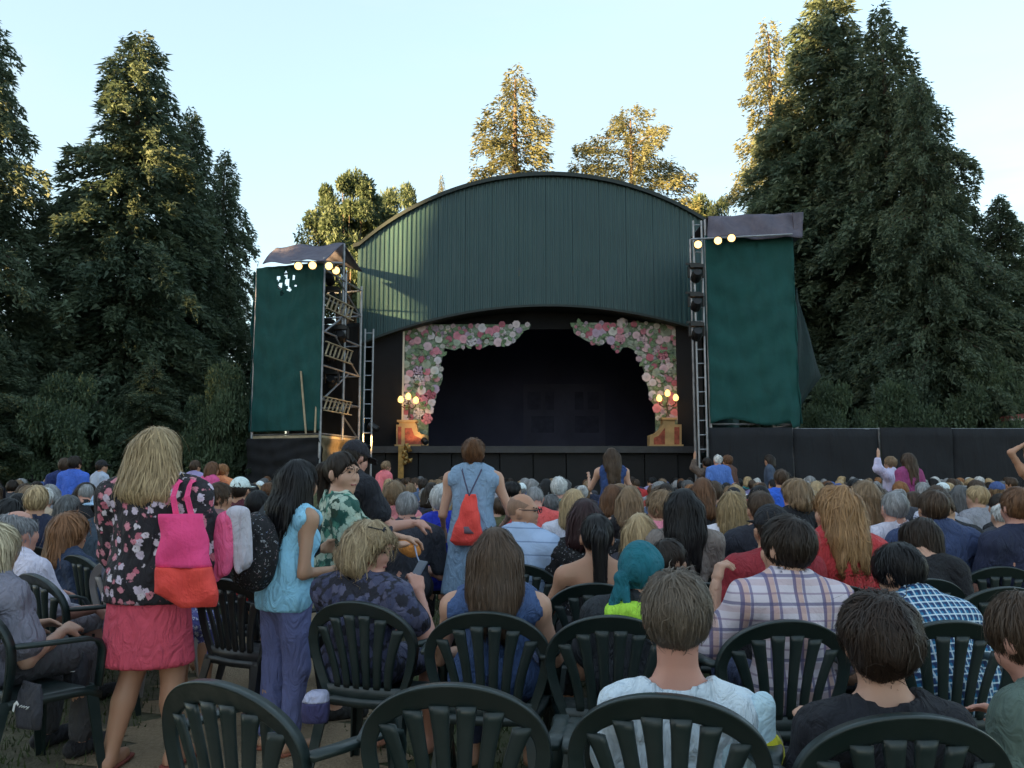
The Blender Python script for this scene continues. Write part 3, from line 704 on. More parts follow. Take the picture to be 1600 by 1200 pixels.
def conifer(seed, H=15.0, Rd=3.4, nbr=330, nleaf=125000, base=0.03, shape=0.66, droop=0.75, up=0.18, size=0.19, ragged=0.42):
    r = np.random.default_rng(seed)
    h = base + (1 - base) * (np.arange(nbr) + r.random(nbr)) / nbr; h = np.clip(h, base, 0.995)
    az = np.arange(nbr) * 2.399963 + r.normal(0, 0.35, nbr)
    lump = 1 + ragged * (np.sin(az*2 + h*19 + r.uniform(0, 6)) * 0.5 + np.sin(az*3 - h*31) * 0.35) + r.normal(0, ragged*0.45, nbr)
    Lb = Rd * (1 - h) ** shape * np.clip(lump, 0.35, 1.5) + 0.18
    Lb *= np.where(h < 0.12, 0.75 + h*2, 1)
    wgt = Lb ** 1.5; cnt = r.choice(nbr, nleaf, p=wgt / wgt.sum())
    t = r.random(nleaf) ** 0.62
    L_ = Lb[cnt]; a = az[cnt]; hz = h[cnt] * H
    rad = t * L_; lat = r.normal(0, 0.13, nleaf) * L_ * (1.15 - t) + r.normal(0, 0.07, nleaf)
    dz = up * rad - droop * L_ * t**2 * 0.55 + r.normal(0, 0.10, nleaf) - np.abs(r.normal(0, 0.18, nleaf)) * t
    ox, oy = np.cos(a), np.sin(a)
    P = np.stack([ox*rad - oy*lat, oy*rad + ox*lat, hz + dz], 1); P[:, 2] = np.clip(P[:, 2], 0.15, None)
    D = np.stack([ox + r.normal(0, 0.55, nleaf), oy + r.normal(0, 0.55, nleaf), -0.65 + up + r.normal(0, 0.4, nleaf)], 1); D /= np.linalg.norm(D, axis=1, keepdims=True)
    Nn = np.stack([r.normal(0, 1.0, nleaf), r.normal(0, 1.0, nleaf), 0.8*np.ones(nleaf)], 1)
    Ln = r.uniform(0.7, 1.35, nleaf) * size; Wd = Ln * r.uniform(0.30, 0.5, nleaf)
    brv = r.random(nbr); rnd = np.clip(0.65*brv[cnt] + 0.35*r.random(nleaf), 0, 1)
    crown = leaves_mesh('crown', P, D, Nn, Ln, Wd, rnd)
    mb = MB(); pr = [(0.022*H*(1-q)**1.1 + 0.02, H*q) for q in (0, 0.02, 0.1, 0.3, 0.5, 0.7, 0.85, 0.97)]; pr[0] = (0.034*H, 0); mb.lathe(pr, n=10)
    for i in range(0, nbr, 2):
        l = Lb[i]; p0 = Vector((0, 0, h[i]*H)); d = Vector((math.cos(az[i]), math.sin(az[i]), 0))
        if l < 0.3: continue
        p1 = p0 + d*l*0.5 + Vector((0, 0, up*l*0.5 - droop*l*0.13)); p2 = p0 + d*l*0.9 + Vector((0, 0, up*l*0.9 - droop*l*0.44))
        mb.sweep([p0, p1, p2], [(0.012*l + 0.01, 0), (-0.006*l - 0.005, 0.01*l + 0.008), (-0.006*l - 0.005, -0.01*l - 0.008)], [1, 0.7, 0.2])
    return crown, mb.mesh('trunk', True)
def broadleaf(seed, H=9.0, Rx=4.0, nclump=80, per=700, size=0.17, trunk_h=0.3, lo=0.25, cl=0.30):
    r = np.random.default_rng(seed)
    Pc = []; 
    while len(Pc) < nclump:
        p = r.uniform(-1, 1, 3); q = np.linalg.norm(p)
        if q < 1 and q > 0.35: Pc.append(p)
    Pc = np.array(Pc); Pc[:, 0:2] *= Rx * 0.85; Pc[:, 2] = H*(lo + (1-lo)*(0.5 + 0.5*Pc[:, 2])) 
    cr_ = r.uniform(0.45, 1.0, nclump) * Rx * cl
    idx = np.repeat(np.arange(nclump), per); n = len(idx)
    g = r.normal(0, 1, (n, 3)); g /= np.linalg.norm(g, axis=1, keepdims=True); rr = r.random(n) ** 0.45
    P = Pc[idx] + g * (cr_[idx]*rr)[:, None] * np.array([1, 1, 0.7]); P[:, 2] = np.clip(P[:, 2], 0.1, None)
    D = g + r.normal(0, 0.6, (n, 3)) + np.array([0, 0, -0.05]); D /= np.linalg.norm(D, axis=1, keepdims=True)
    Nn = r.normal(0, 0.7, (n, 3)) + np.array([0, 0, 1.0])
    Ln = r.uniform(0.7, 1.3, n) * size; Wd = Ln * r.uniform(0.5, 0.75, n)
    crown = leaves_mesh('crown', P, D, Nn, Ln, Wd, np.clip(0.5*r.random(nclump)[idx] + 0.5*r.random(n), 0, 1))
    mb = MB(); mb.lathe([(0.05*H*0.8, 0), (0.03*H, 0.05*H), (0.024*H, 0.3*H), (0.012*H, 0.65*H)], n=10)
    for i in range(0, nclump, 2):
        c = Vector(Pc[i]); b0 = Vector((0, 0, min(c.z*0.6, 0.6*H))); m_ = b0.lerp(c, 0.5) + Vector((0, 0, -0.05*H))
        mb.sweep([b0, m_, c], [(0.01*H, 0), (-0.005*H, 0.009*H), (-0.005*H, -0.009*H)], [1, 0.6, 0.15])
    return crown, mb.mesh('trunk', True)
CON = [conifer(1), conifer(2, Rd=3.9, ragged=0.48, shape=0.62), conifer(3, Rd=3.0, ragged=0.4, nleaf=100000), conifer(4, Rd=3.6, ragged=0.5, nleaf=105000, nbr=280, shape=0.74, droop=0.75)]
SPR = [conifer(8, Rd=2.5, nbr=190, nleaf=66000, ragged=0.55, shape=0.7, droop=0.45, up=0.05, base=0.08, size=0.13), conifer(9, Rd=3.6, nbr=170, nleaf=90000, ragged=0.5, shape=0.5, droop=0.2, up=0.25, base=0.15, size=0.13)]
BRD = [broadleaf(21, H=17.0, Rx=4.6, nclump=85, per=520, size=0.24, lo=0.52, cl=0.24), broadleaf(22, H=17.0, Rx=4.6, nclump=70, per=520, size=0.24, lo=0.5, cl=0.24), broadleaf(23, H=3.2, Rx=2.6, nclump=60, per=700, size=0.12, lo=0.0)]
def tree(name, meshes, mat, loc, sx, sz, rz, label, cat='tree', group=None):
    t = tag(empty(name, loc, rz), label, cat, group)
    for nm, me, m in (('crown', meshes[0], M[mat]), ('trunk', meshes[1], M['bark'])):
        if len(me.materials) == 0: me.materials.append(m)
        o = obj(nm, me, None, t); o.scale = (sx, sx, sz)
        if nm == 'crown' and me.materials[0] != m: o.material_slots[0].link = 'OBJECT'; o.material_slots[0].material = m
    return t
def tree_px(name, meshes, mat, px, ptop, Y, H0, R0, halfpx, rz, label, cat='tree', group=None):
    a = at(px, ptop, Y); sz = a.z / H0; sx = halfpx * Y / F / R0
    return tree(name, meshes, mat, (a.x, Y, 0), sx, sz, rz, label, cat, group)
GL = 'evergreens left of the stage'; GR = 'evergreens right of the stage'
tree_px('conifer', CON[1], 'cedar', -25, 22, 24.5, 15, 3.9, 185, 0.4, 'tall dark evergreen cut by the left edge of the picture', group=GL)
tree_px('conifer', CON[0], 'cedar', 222, 52, 27, 15, 3.4, 180, 1.9, 'tallest broad pointed evergreen left of the green tower', group=GL)
tree_px('conifer', CON[2], 'cedar', 300, 170, 29.5, 15, 3.0, 95, 3.0, 'narrow dark evergreen touching the right side of the tallest left one', group=GL)
tree_px('conifer', CON[3], 'cedar', 352, 235, 31, 15, 3.6, 105, 4.0, 'shorter loose evergreen nearest to the left green tower', group=GL)
tree_px('conifer', CON[2], 'cedar', 120, 330, 29, 15, 3.0, 120, 5.0, 'low evergreen filling the gap between the two big left ones', group=GL)
tree_px('conifer', CON[0], 'cedar', 1290, -22, 35, 15, 3.4, 195, 0.9, 'tallest broad evergreen behind the right tower', group=GR)
tree_px('conifer', CON[3], 'cedar', 1375, 8, 32, 15, 3.6, 165, 2.2, 'dark evergreen with a pointed loose top right of the tallest one', group=GR)
tree_px('conifer', CON[1], 'cedar', 1435, 120, 29.5, 15, 3.9, 130, 3.3, 'dark broad evergreen leaning out to the right of the group', group=GR)
tree_px('conifer', CON[2], 'cedar', 1225, 150, 36, 15, 3.0, 140, 5.3, 'evergreen showing between the right tower and the golden top', group=GR)
tree_px('spruce', SPR[0], 'spruce', 1200, 32, 55, 15, 2.5, 125, 1.0, 'golden sunlit spruce top behind the right evergreens')
tree_px('conifer', CON[0], 'cedar', 1560, 305, 30, 15, 3.4, 110, 2.6, 'lower evergreen at the right edge above the kiosk', group=GR)
tree_px('conifer', CON[3], 'cedar', 1640, 300, 33, 15, 3.6, 120, 0.2, 'evergreen partly cut off by the right edge of the picture', group=GR)
tree_px('conifer', CON[1], 'cedar', 1500, 420, 34, 15, 3.9, 120, 1.2, 'short evergreen in the gap before the right edge', group=GR)
tree_px('spruce', SPR[0], 'spruce', 805, 104, 46, 15, 2.5, 145, 0.3, 'thin sunlit spruce rising behind the centre of the arched roof')
tree_px('spruce', SPR[1], 'spruce', 985, 168, 48, 15, 3.6, 165, 2.0, 'rounded golden lit pine behind the right half of the arched roof')
tree_px('spruce', SPR[0], 'spruce', 690, 272, 60, 15, 2.5, 34, 2.0, 'small distant pointed spruce left of the roof crest')
tree_px('broadleaf_tree', BRD[0], 'broad', 548, 276, 42, 17.2, 4.6, 92, 0.5, 'leafy broad tree behind the left tower roof')
tree_px('broadleaf_tree', BRD[1], 'broad', 636, 278, 47, 17.2, 4.6, 70, 1.7, 'leafy tree peeping over the left slope of the arched roof')
tree_px('broadleaf_tree', BRD[1], 'broad', 1100, 292, 44, 17.2, 4.6, 52, 2.7, 'dark leafy tree just left of the right tower top')
for i, (px, py, Y, hp, lab) in enumerate(((-10, 560, 22.5, 95, 'leafy shrub at the left edge behind the crowd'), (110, 575, 23.2, 90, 'wide leafy shrub under the tallest left evergreen'), (240, 600, 24.4, 75, 'dark leafy shrub below the golden lit branches'), (350, 560, 24.6, 70, 'leafy shrub next to the left green sheeting'), (415, 640, 25.3, 50, 'small leafy shrub by the black skirt of the left tower'))):
    if i in (1, 3): tree_px('shrub', BRD[2], 'broad', px, py + 25, Y, 3.3, 2.6, hp, i*1.3, lab, 'shrub', 'shrubs left of the stage')
    else: tree_px('young_conifer', CON[1], 'cedar', px, py - 30, Y, 15, 3.9, hp*1.25, i*1.3, lab.replace('leafy shrub', 'young conifer'), 'tree', 'young conifers left of the stage')
for i, (px, py, Y, hp, lab) in enumerate(((1300, 610, 26.6, 66, 'light green leafy shrub above the fence by the right tower'), (1400, 610, 27.2, 70, 'dark shrub above the middle of the black fence'), (1530, 570, 27.8, 90, 'tall dark shrub above the fence near the kiosk'))):
    tree_px('shrub', BRD[2], 'broad', px, py, Y, 3.3, 2.6, hp, i*2.1+0.4, lab, 'shrub', 'shrubs behind the black fence')
# tall trees out of the picture, towards the evening sun: they shade the lawn and the stage
sv = Vector((math.sin(SUN_AZ), math.cos(SUN_AZ), 0)); nv_ = Vector((sv.y, -sv.x, 0))
OFF = [(75, q, 39, 0.95) for q in (-32, -24, -16, -8, 0, 7, 12.5)] + [(75, 18.0, 39, 0.62)] + [(85, q, 41, 0.95) for q in (-28, -20, -12, -4, 3.5, 10, 15)] + [(75, 26.75, 37, 0.17), (76, 32.3, 38, 0.46), (92, 29.7, 37, 0.27), (92, 28.4, 27, 0.16), (86, 23.6, 33, 0.16), (97, 25.2, 28.5, 0.2), (81, 22.2, 30, 0.17), (80, 39.5, 30.5, 0.9), (84, 47, 29, 0.9), (96, 20.6, 40, 0.42), (90, 23.2, 37, 0.2), (97, 16.5, 41, 0.8)]
for i, (dd_, q_, hgt, sx_) in enumerate(OFF):
    p_ = sv*dd_ + nv_*q_
    tree('conifer', CON[3 if sx_ < 0.4 and dd_ != 90 else i % 2], 'cedar', (p_.x, p_.y, 0), hgt / 15 * sx_, hgt / 15, i * 1.7, 'tall evergreen beyond the lawn towards the low sun, outside the picture', 'tree', 'evergreens around the lawn outside the picture')
# ============================================================ implicit-surface modelling (people, hair, clothes)
def smin(a, b, k):
    h = np.maximum(k - np.abs(a - b), 0) / k
    return np.minimum(a, b) - h*h*k*0.25
class Grid:
    def __init__(s, lo, hi, vox, zs=None):
        s.xs = np.arange(lo[0], hi[0] + vox, vox); s.ys = np.arange(lo[1], hi[1] + vox, vox)
        s.zs = np.arange(lo[2], hi[2] + vox, vox) if zs is None else zs
        s.vox = vox; s.D = np.full((len(s.xs), len(s.ys), len(s.zs)), 0.25, np.float32)
    def sub(s, lo, hi):
        i = [(max(0, np.searchsorted(a, l) - 1), min(len(a), np.searchsorted(a, h) + 1)) for a, l, h in zip((s.xs, s.ys, s.zs), lo, hi)]
        sl_ = tuple(slice(a, b) for a, b in i)
        if any(b <= a for a, b in i): return None
        X = s.xs[sl_[0]][:, None, None]; Y = s.ys[sl_[1]][None, :, None]; Z = s.zs[sl_[2]][None, None, :]
        return sl_, X, Y, Z
    def put(s, q, d, k, mode):
        sl_ = q[0]; cur = s.D[sl_]
        if mode == 'add': s.D[sl_] = smin(cur, d, k) if k > 0 else np.minimum(cur, d)
        elif mode == 'cut': s.D[sl_] = -smin(-cur, d, k) if k > 0 else np.maximum(cur, -d)
    def cap(s, a, b, ra, rb=None, k=0.03, flat=None, fk=1.0, mode='add'):
        rb = ra if rb is None else rb; a = np.asarray(a, float); b = np.asarray(b, float); m = k + 2.5*s.vox + max(ra, rb) * max(1, fk)
        q = s.sub(np.minimum(a, b) - m, np.maximum(a, b) + m)
        if q is None: return s
        _, X, Y, Z = q; ab = b - a; L2 = max(float(ab @ ab), 1e-9)
        px, py, pz = X - a[0], Y - a[1], Z - a[2]
        t = np.clip((px*ab[0] + py*ab[1] + pz*ab[2]) / L2, 0, 1)
        dx, dy, dz = px - t*ab[0], py - t*ab[1], pz - t*ab[2]
        r2 = dx*dx + dy*dy + dz*dz
        if flat is not None:
            f = dx*flat[0] + dy*flat[1] + dz*flat[2]; r2 = r2 + f*f*(1/(fk*fk) - 1)
        d = np.sqrt(np.maximum(r2, 0)) - (ra + (rb - ra)*t)
        s.put(q, d.astype(np.float32), k, mode); return s
    def ell(s, c, r, Rm=None, k=0.03, mode='add'):
        c = np.asarray(c, float); r = np.asarray(r, float); m = r.max() + k + 2.5*s.vox
        q = s.sub(c - m, c + m)
        if q is None: return s
        _, X, Y, Z = q; p = [X - c[0], Y - c[1], Z - c[2]]
        if Rm is not None:
            p = [Rm[0, i]*p[0] + Rm[1, i]*p[1] + Rm[2, i]*p[2] for i in range(3)]
        e = [p[i] / r[i] for i in range(3)]; k0 = np.sqrt(e[0]**2 + e[1]**2 + e[2]**2) + 1e-9
        g = [e[i] / r[i] for i in range(3)]; k1 = np.sqrt(g[0]**2 + g[1]**2 + g[2]**2) + 1e-9
        d = k0*(k0 - 1)/k1; s.put(q, d.astype(np.float32), k, mode); return s
    def plane(s, n, c):
        """remove what lies on the +n side of plane through c"""
        d = (s.xs[:, None, None] - c[0])*n[0] + (s.ys[None, :, None] - c[1])*n[1] + (s.zs[None, None, :] - c[2])*n[2]
        s.D = np.maximum(s.D, d.astype(np.float32)); return s
    def ripple(s, amp, freq, seed, aniso=(1, 1, 1), n=5):
        r = np.random.default_rng(seed); acc = 0
        for i in range(n):
            kv = r.normal(0, 1, 3); kv = kv / np.linalg.norm(kv) * freq * r.uniform(0.6, 1.6) * np.array(aniso)
            acc = acc + np.sin(s.xs[:, None, None]*kv[0] + s.ys[None, :, None]*kv[1] + s.zs[None, None, :]*kv[2] + r.uniform(0, 6.28))
        s.D += (acc * amp / math.sqrt(n)).astype(np.float32); return s
    def nets(s):
        D = s.D; D[0] = D[-1] = 0.2; D[:, 0] = D[:, -1] = 0.2; D[:, :, 0] = D[:, :, -1] = 0.2
        S_ = D < 0; nx, ny, nz = D.shape
        cnt = np.zeros((nx-1, ny-1, nz-1), np.int8)
        for i in (0, 1):
            for j in (0, 1):
                for k in (0, 1): cnt += S_[i:nx-1+i, j:ny-1+j, k:nz-1+k]
        I = np.argwhere((cnt > 0) & (cnt < 8)); idx = np.full(cnt.shape, -1, np.int32); idx[I[:, 0], I[:, 1], I[:, 2]] = np.arange(len(I))
        acc = np.zeros((len(I), 3)); num = np.zeros(len(I))
        cor = [(i, j, k) for i in (0, 1) for j in (0, 1) for k in (0, 1)]
        val = {c: D[I[:, 0]+c[0], I[:, 1]+c[1], I[:, 2]+c[2]] for c in cor}
        for ax in range(3):
            for c in cor:
                if c[ax]: continue
                e = list(c); e[ax] = 1; e = tuple(e); a, b = val[c], val[e]; m = (a < 0) != (b < 0)
                t = np.where(m, a / np.where(m, a - b, 1), 0); p = np.zeros((len(I), 3)); p[:] = c; p[:, ax] = t
                acc[m] += p[m]; num[m] += 1
        acc /= np.maximum(num, 1)[:, None]
        V = np.empty((len(I), 3))
        for ax, arr in enumerate((s.xs, s.ys, s.zs)):
            V[:, ax] = arr[I[:, ax]] + acc[:, ax] * (arr[I[:, ax] + 1] - arr[I[:, ax]])
        Q = []
        for ax in range(3):
            sa = [slice(1, -1)]*3; sa[ax] = slice(0, -1); sb = [slice(1, -1)]*3; sb[ax] = slice(1, None)
            A, B = S_[tuple(sa)], S_[tuple(sb)]; E = np.argwhere(A != B)
            if not len(E): continue
            inside_ = A[E[:, 0], E[:, 1], E[:, 2]]
            off = [1, 1, 1]; off[ax] = 0; E = E + off
            u, v = (ax+1) % 3, (ax+2) % 3; du = np.zeros(3, int); du[u] = 1; dv = np.zeros(3, int); dv[v] = 1
            g = lambda P: idx[P[:, 0], P[:, 1], P[:, 2]]
            q = np.stack([g(E - du - dv), g(E - dv), g(E), g(E - du)], 1)
            q[~inside_] = q[~inside_][:, ::-1]; Q.append(q)
        Q = np.concatenate(Q); Q = Q[(Q >= 0).all(1)]
        return V, Q
    def sample(s, P):
        ii = []; tt = []
        for ax, arr in enumerate((s.xs, s.ys, s.zs)):
            i = np.clip(np.searchsorted(arr, P[:, ax]) - 1, 0, len(arr) - 2); ii.append(i); tt.append(np.clip((P[:, ax] - arr[i]) / (arr[i+1] - arr[i]), 0, 1))
        r = 0
        for i in (0, 1):
            for j in (0, 1):
                for k in (0, 1):
                    w_ = (tt[0] if i else 1-tt[0]) * (tt[1] if j else 1-tt[1]) * (tt[2] if k else 1-tt[2]); r = r + w_ * s.D[ii[0]+i, ii[1]+j, ii[2]+k]
        return r
    def normal(s, P):
        e = s.vox; g = np.stack([s.sample(P + e*np.eye(3)[i]) - s.sample(P - e*np.eye(3)[i]) for i in range(3)], 1)
        return g / (np.linalg.norm(g, axis=1, keepdims=True) + 1e-9)

# ------------------------------------------------------------ people materials
def m_skin():
    n = N('skin').set(Roughness=0.55); oi = n.n('ObjectInfo'); v = n.coord('Object'); f = n.noise(v, 14, 4)
    n.color(n.mix(n.ramp(f, [(0.35, 0.0), (0.75, 0.35)]), oi.outputs['Color'], n.mix(0.5, oi.outputs['Color'], (0.55, 0.22, 0.16))))
    n.b.inputs['Subsurface Weight'].default_value = 0.0
    n.bump(n.noise(v, 90, 2), 0.06, 0.004); return n.m
def m_hair():
    n = N('hair').set(Roughness=0.5); n.b.inputs['Specular IOR Level'].default_value = 0.28; oi = n.n('ObjectInfo'); a = n.n('Attribute', attribute_name='rnd')
    v = n.coord('Object', (1, 1, 0.18)); f = n.noise(v, 95, 3, 0.6)
    k = n.math('MULTIPLY', n.ramp(f, [(0.3, 0.86), (0.7, 1.12)]), n.math('ADD', n.math('MULTIPLY', a.outputs['Fac'], 0.62), 0.72))
    n.color(n.mix(1.0, oi.outputs['Color'], k, 'MULTIPLY')); n.bump(f, 0.25, 0.003); return n.m
def m_cloth(name='cloth', rough=0.85):
    n = N(name).set(Roughness=rough); oi = n.n('ObjectInfo'); v = n.coord('Object'); f = n.noise(v, 6, 4, 0.6, 0.8); w_ = n.noise(n.coord('Object', (1, 1, 0.45), (0.4, 0.3, 0)), 13, 3, 0.5, 2.2)
    n.color(n.mix(n.ramp(f, [(0.3, 0.0), (0.75, 0.4)]), oi.outputs['Color'], n.mix(0.5, oi.outputs['Color'], (0.02, 0.02, 0.03))))
    n.bump(n.math('ADD', n.math('MULTIPLY', f, 0.4), w_), 0.75, 0.045); return n.m
def m_flowers(name, base, cols, scale, thr, cencol=(0.05, 0.04, 0.05)):
    n = N(name).set(Roughness=0.8); v = n.coord('Object'); d = n.n('TexNoise', Scale=scale*2.2, Detail=2.0); n.l(v, d.inputs['Vector'])
    vv = n.n('VectorMath', operation='MULTIPLY_ADD'); n.l(d.outputs['Color'], vv.inputs[0]); vv.inputs[1].default_value = (0.035,)*3; n.l(v, vv.inputs[2])
    vo = n.n('TexVoronoi', Scale=scale); n.l(vv.outputs[0], vo.inputs['Vector'])
    rr = n.n('SeparateColor'); n.l(vo.outputs['Color'], rr.inputs[0])
    col = n.ramp(rr.outputs[0], cols, 'CONSTANT')
    m1 = n.ramp(vo.outputs['Distance'], [(thr*0.8, 1.0), (thr, 0.0)]); cen = n.ramp(vo.outputs['Distance'], [(0.06, 1.0), (0.12, 0.0)])
    on = n.math('MULTIPLY', m1, n.ramp(rr.outputs[1], [(0.22, 0.0), (0.24, 1.0)]))
    c = n.mix(on, base, col); n.color(n.mix(n.math('MULTIPLY', cen, on), c, cencol))
    n.bump(n.noise(n.coord('Object', (1, 1, 0.45), (0.4, 0.3, 0)), 11, 3, 0.5, 2.0), 0.7, 0.045); return n.m
def m_plaid(name, ground, lines, yk=-0.05, wob=0.014):
    """lines: (axis, scale, phase, width, colour, strength)"""
    n = N(name).set(Roughness=0.85); v = n.coord('Object'); d = n.n('TexNoise', Scale=5.0, Detail=2.0); n.l(v, d.inputs['Vector'])
    vv = n.n('VectorMath', operation='MULTIPLY_ADD'); n.l(d.outputs['Color'], vv.inputs[0]); vv.inputs[1].default_value = (wob,)*3; n.l(v, vv.inputs[2])
    sp = n.n('SeparateXYZ'); n.l(vv.outputs[0], sp.inputs[0])
    ax = {'x': sp.outputs[0], 'z': n.math('SUBTRACT', sp.outputs[2], n.math('MULTIPLY', sp.outputs[1], yk))}
    cur = None; c = None
    for (a, s_, ph, wd, col, st) in lines:
        fr = n.math('FRACT', n.math('ADD', n.math('MULTIPLY', ax[a], s_), ph))
        ms = n.math('MULTIPLY', n.math('LESS_THAN', fr, wd), st)
        c = n.mix(ms, c if c is not None else ground, col)
    n.color(c); n.bump(n.noise(v, 7, 4, 0.6, 0.8), 0.5, 0.03); return n.m
M['skin'] = m_skin(); M['hair'] = m_hair(); M['cloth'] = m_cloth()
M['floral'] = m_flowers('black_floral_print', (0.014, 0.012, 0.018), [(0.0, (0.60, 0.50, 0.62)), (0.35, (0.60, 0.22, 0.28)), (0.6, (0.70, 0.62, 0.70)), (0.8, (0.52, 0.14, 0.20))], 23, 0.50)
M['leafprint'] = m_flowers('green_white_print', (0.010, 0.075, 0.060), [(0.0, (0.35, 0.46, 0.38)), (0.4, (0.02, 0.05, 0.03)), (0.6, (0.45, 0.52, 0.42)), (0.8, (0.06, 0.22, 0.16))], 22, 0.75)
M['navyprint'] = m_flowers('navy_leaf_print', (0.010, 0.010, 0.020), [(0.0, (0.055, 0.06, 0.12)), (0.5, (0.085, 0.085, 0.15)), (0.8, (0.04, 0.045, 0.10))], 22, 0.72)
M['dots'] = m_flowers('speckled_black_nylon', (0.008, 0.008, 0.011), [(0.0, (0.45, 0.45, 0.48)), (0.5, (0.35, 0.25, 0.28)), (0.8, (0.2, 0.25, 0.4))], 55, 0.26)
M['bluepattern'] = m_flowers('white_blue_pattern', (0.10, 0.10, 0.32), [(0.0, (0.55, 0.55, 0.68)), (0.5, (0.62, 0.62, 0.72))], 45, 0.5)
M['plaid'] = m_plaid('plaid_shirt', (0.62, 0.55, 0.62), [('x', 9, 0.0, 0.26, (0.55, 0.30, 0.22), 0.65), ('z', 9, 0.3, 0.22, (0.45, 0.28, 0.30), 0.45), ('x', 9, 0.06, 0.13, (0.09, 0.08, 0.20), 0.8), ('x', 9, 0.72, 0.10, (0.10, 0.09, 0.22), 0.75), ('z', 9, 0.02, 0.12, (0.10, 0.09, 0.20), 0.75), ('z', 9, 0.62, 0.07, (0.20, 0.12, 0.22), 0.6)])
M['check'] = m_plaid('blue_check_shirt', (0.02, 0.17, 0.33), [('x', 30, 0.0, 0.34, (0.012, 0.02, 0.09), 0.85), ('z', 30, 0.4, 0.34, (0.012, 0.025, 0.10), 0.75), ('x', 30, 0.55, 0.2, (0.60, 0.70, 0.78), 0.75), ('z', 30, 0.0, 0.2, (0.60, 0.70, 0.78), 0.75)], -0.45, 0.006)
M['polo'] = m_plaid('striped_polo', (0.36, 0.47, 0.68), [('z', 12, 0.2, 0.10, (0.12, 0.18, 0.34), 0.7)])
M['dark'] = simple('dark_glass', (0.006, 0.006, 0.008), 0.15)
M['eye'] = simple('eye_dark', (0.015, 0.009, 0.006), 0.2)
M['lip'] = simple('lips', (0.28, 0.075, 0.065), 0.45)

def rot3(yaw=0, pitch=0, roll=0):
    """head turn: yaw to the left +, pitch up +, roll to the right +"""
    return np.array((Matrix.Rotation(yaw, 3, 'Z') @ Matrix.Rotation(pitch, 3, 'X') @ Matrix.Rotation(roll, 3, 'Y')))
V3 = lambda *a: np.array(a, float)
def pose(kind, zt, bs=1.0, hs=1.0, lean=0.0, side=0.0, hyaw=0.0, hpitch=0.0, hroll=0.0, hfwd=0.0, arms=None, legs=None, twist=0.0, neck=1.22):
    J = dict(kind=kind, bs=bs, hs=hs)
    u = V3(math.sin(side), math.sin(lean) * math.cos(side), math.cos(lean) * math.cos(side))
    fr = V3(0, math.cos(lean), -math.sin(lean)); rt = np.cross(fr, u)
    if twist: Rt = np.array(Matrix.Rotation(twist, 3, 'Z')); rt = Rt @ rt; fr = Rt @ fr
    J.update(u=u, f=fr, r=rt)
    hn = (0.225 + 0.112*(neck - 1)) * hs
    if kind == 'sit':
        P = V3(0, 0, 0.54); T = max(0.26, (zt - 0.54 - hn*math.cos(hpitch*0.5)) / max(u[2], 0.5))
    else:
        s = zt / 1.68; P = V3(0, 0, 0.90*s); T = max(0.3, (zt - 0.90*s - hn) / max(u[2], 0.6))
    nb = P + u*T; J.update(P=P, T=T, nb=nb)
    Rh = rot3(hyaw, hpitch, hroll); up = Rh @ V3(0, 0, 1)
    hd = up*0.5 + u*0.5; hd /= np.linalg.norm(hd)
    J['hc'] = nb + hd*0.112*hs*neck + V3(0, 1, 0)*(0.012 + hfwd)*hs; J['Rh'] = Rh
    w_ = 0.185*bs
    A = arms or {}
    for sgn, nm in ((-1, 'L'), (1, 'R')):
        sh = nb - u*0.075*bs + rt*sgn*w_ - fr*0.01; a = A.get(nm)
        if a is None:
            if kind == 'sit': el = sh + rt*sgn*0.06*bs + fr*0.06 - u*0.27*bs; wr = V3(sgn*0.13*bs, 0.30, 0.64)
            else: el = sh + rt*sgn*0.06 - V3(0, 0, 0.29*bs) - fr*0.02; wr = el + V3(sgn*0.0, 0.06, -0.25*bs)
        else:
            el = sh + V3(*a[0]); wr = el + V3(*a[1])
        J['sh'+nm], J['el'+nm], J['wr'+nm] = sh, el, wr
        if kind == 'sit':
            J['hp'+nm] = V3(sgn*0.09*bs, 0.02, 0.52); J['kn'+nm] = V3(sgn*0.14, 0.44*min(1, bs), 0.50); J['an'+nm] = V3(sgn*0.14, 0.42, 0.09); J['to'+nm] = V3(sgn*0.15, 0.56, 0.045)
        else:
            s = zt/1.68; lg = (legs or {}).get(nm, (0, 0, 0, 0))
            J['hp'+nm] = P + V3(sgn*0.085*bs, 0, -0.02); J['kn'+nm] = V3(sgn*0.09 + lg[0], 0.02 + lg[1], 0.48*s); J['an'+nm] = V3(sgn*0.09 + lg[2], -0.02 + lg[3], 0.085*s); J['to'+nm] = J['an'+nm] + V3(sgn*0.02, 0.14, -0.045*s)
    return J
def torso(g, J, e=0.0, k=0.05, fem=0, belly=0):
    b = J['bs']; P, T, u, f, r = J['P'], J['T'], J['u'], J['f'], J['r']; Rm = np.stack([r, f, u], 1)
    g.ell(P - u*0.01, V3(0.172 + 0.012*fem, 0.125, 0.125)*b + e, Rm, k)
    g.ell(P + u*T*0.36 + f*0.02*belly, V3(0.142 - 0.012*fem + 0.02*belly, 0.105 + 0.04*belly, 0.16*T/0.5/b)*b + e, Rm, k)
    g.ell(P + u*T*0.66, V3(0.160 - 0.01*fem, 0.108, 0.175*T/0.5/b)*b + e, Rm, k)
    g.cap(J['shL'] - r*0.0, J['shR'], 0.058*b + e, None, k, f, 0.95)
    for s in 'LR': g.cap(J['nb'] + u*0.02 - f*0.005, J['sh'+s] + u*0.005, 0.046*b + e, 0.05*b + e, k)
    if fem:
        for s in (-1, 1): g.ell(P + u*T*0.63 + f*0.085*b + r*s*0.07*b, V3(0.068, 0.06, 0.065)*b*fem + e, Rm, 0.05)
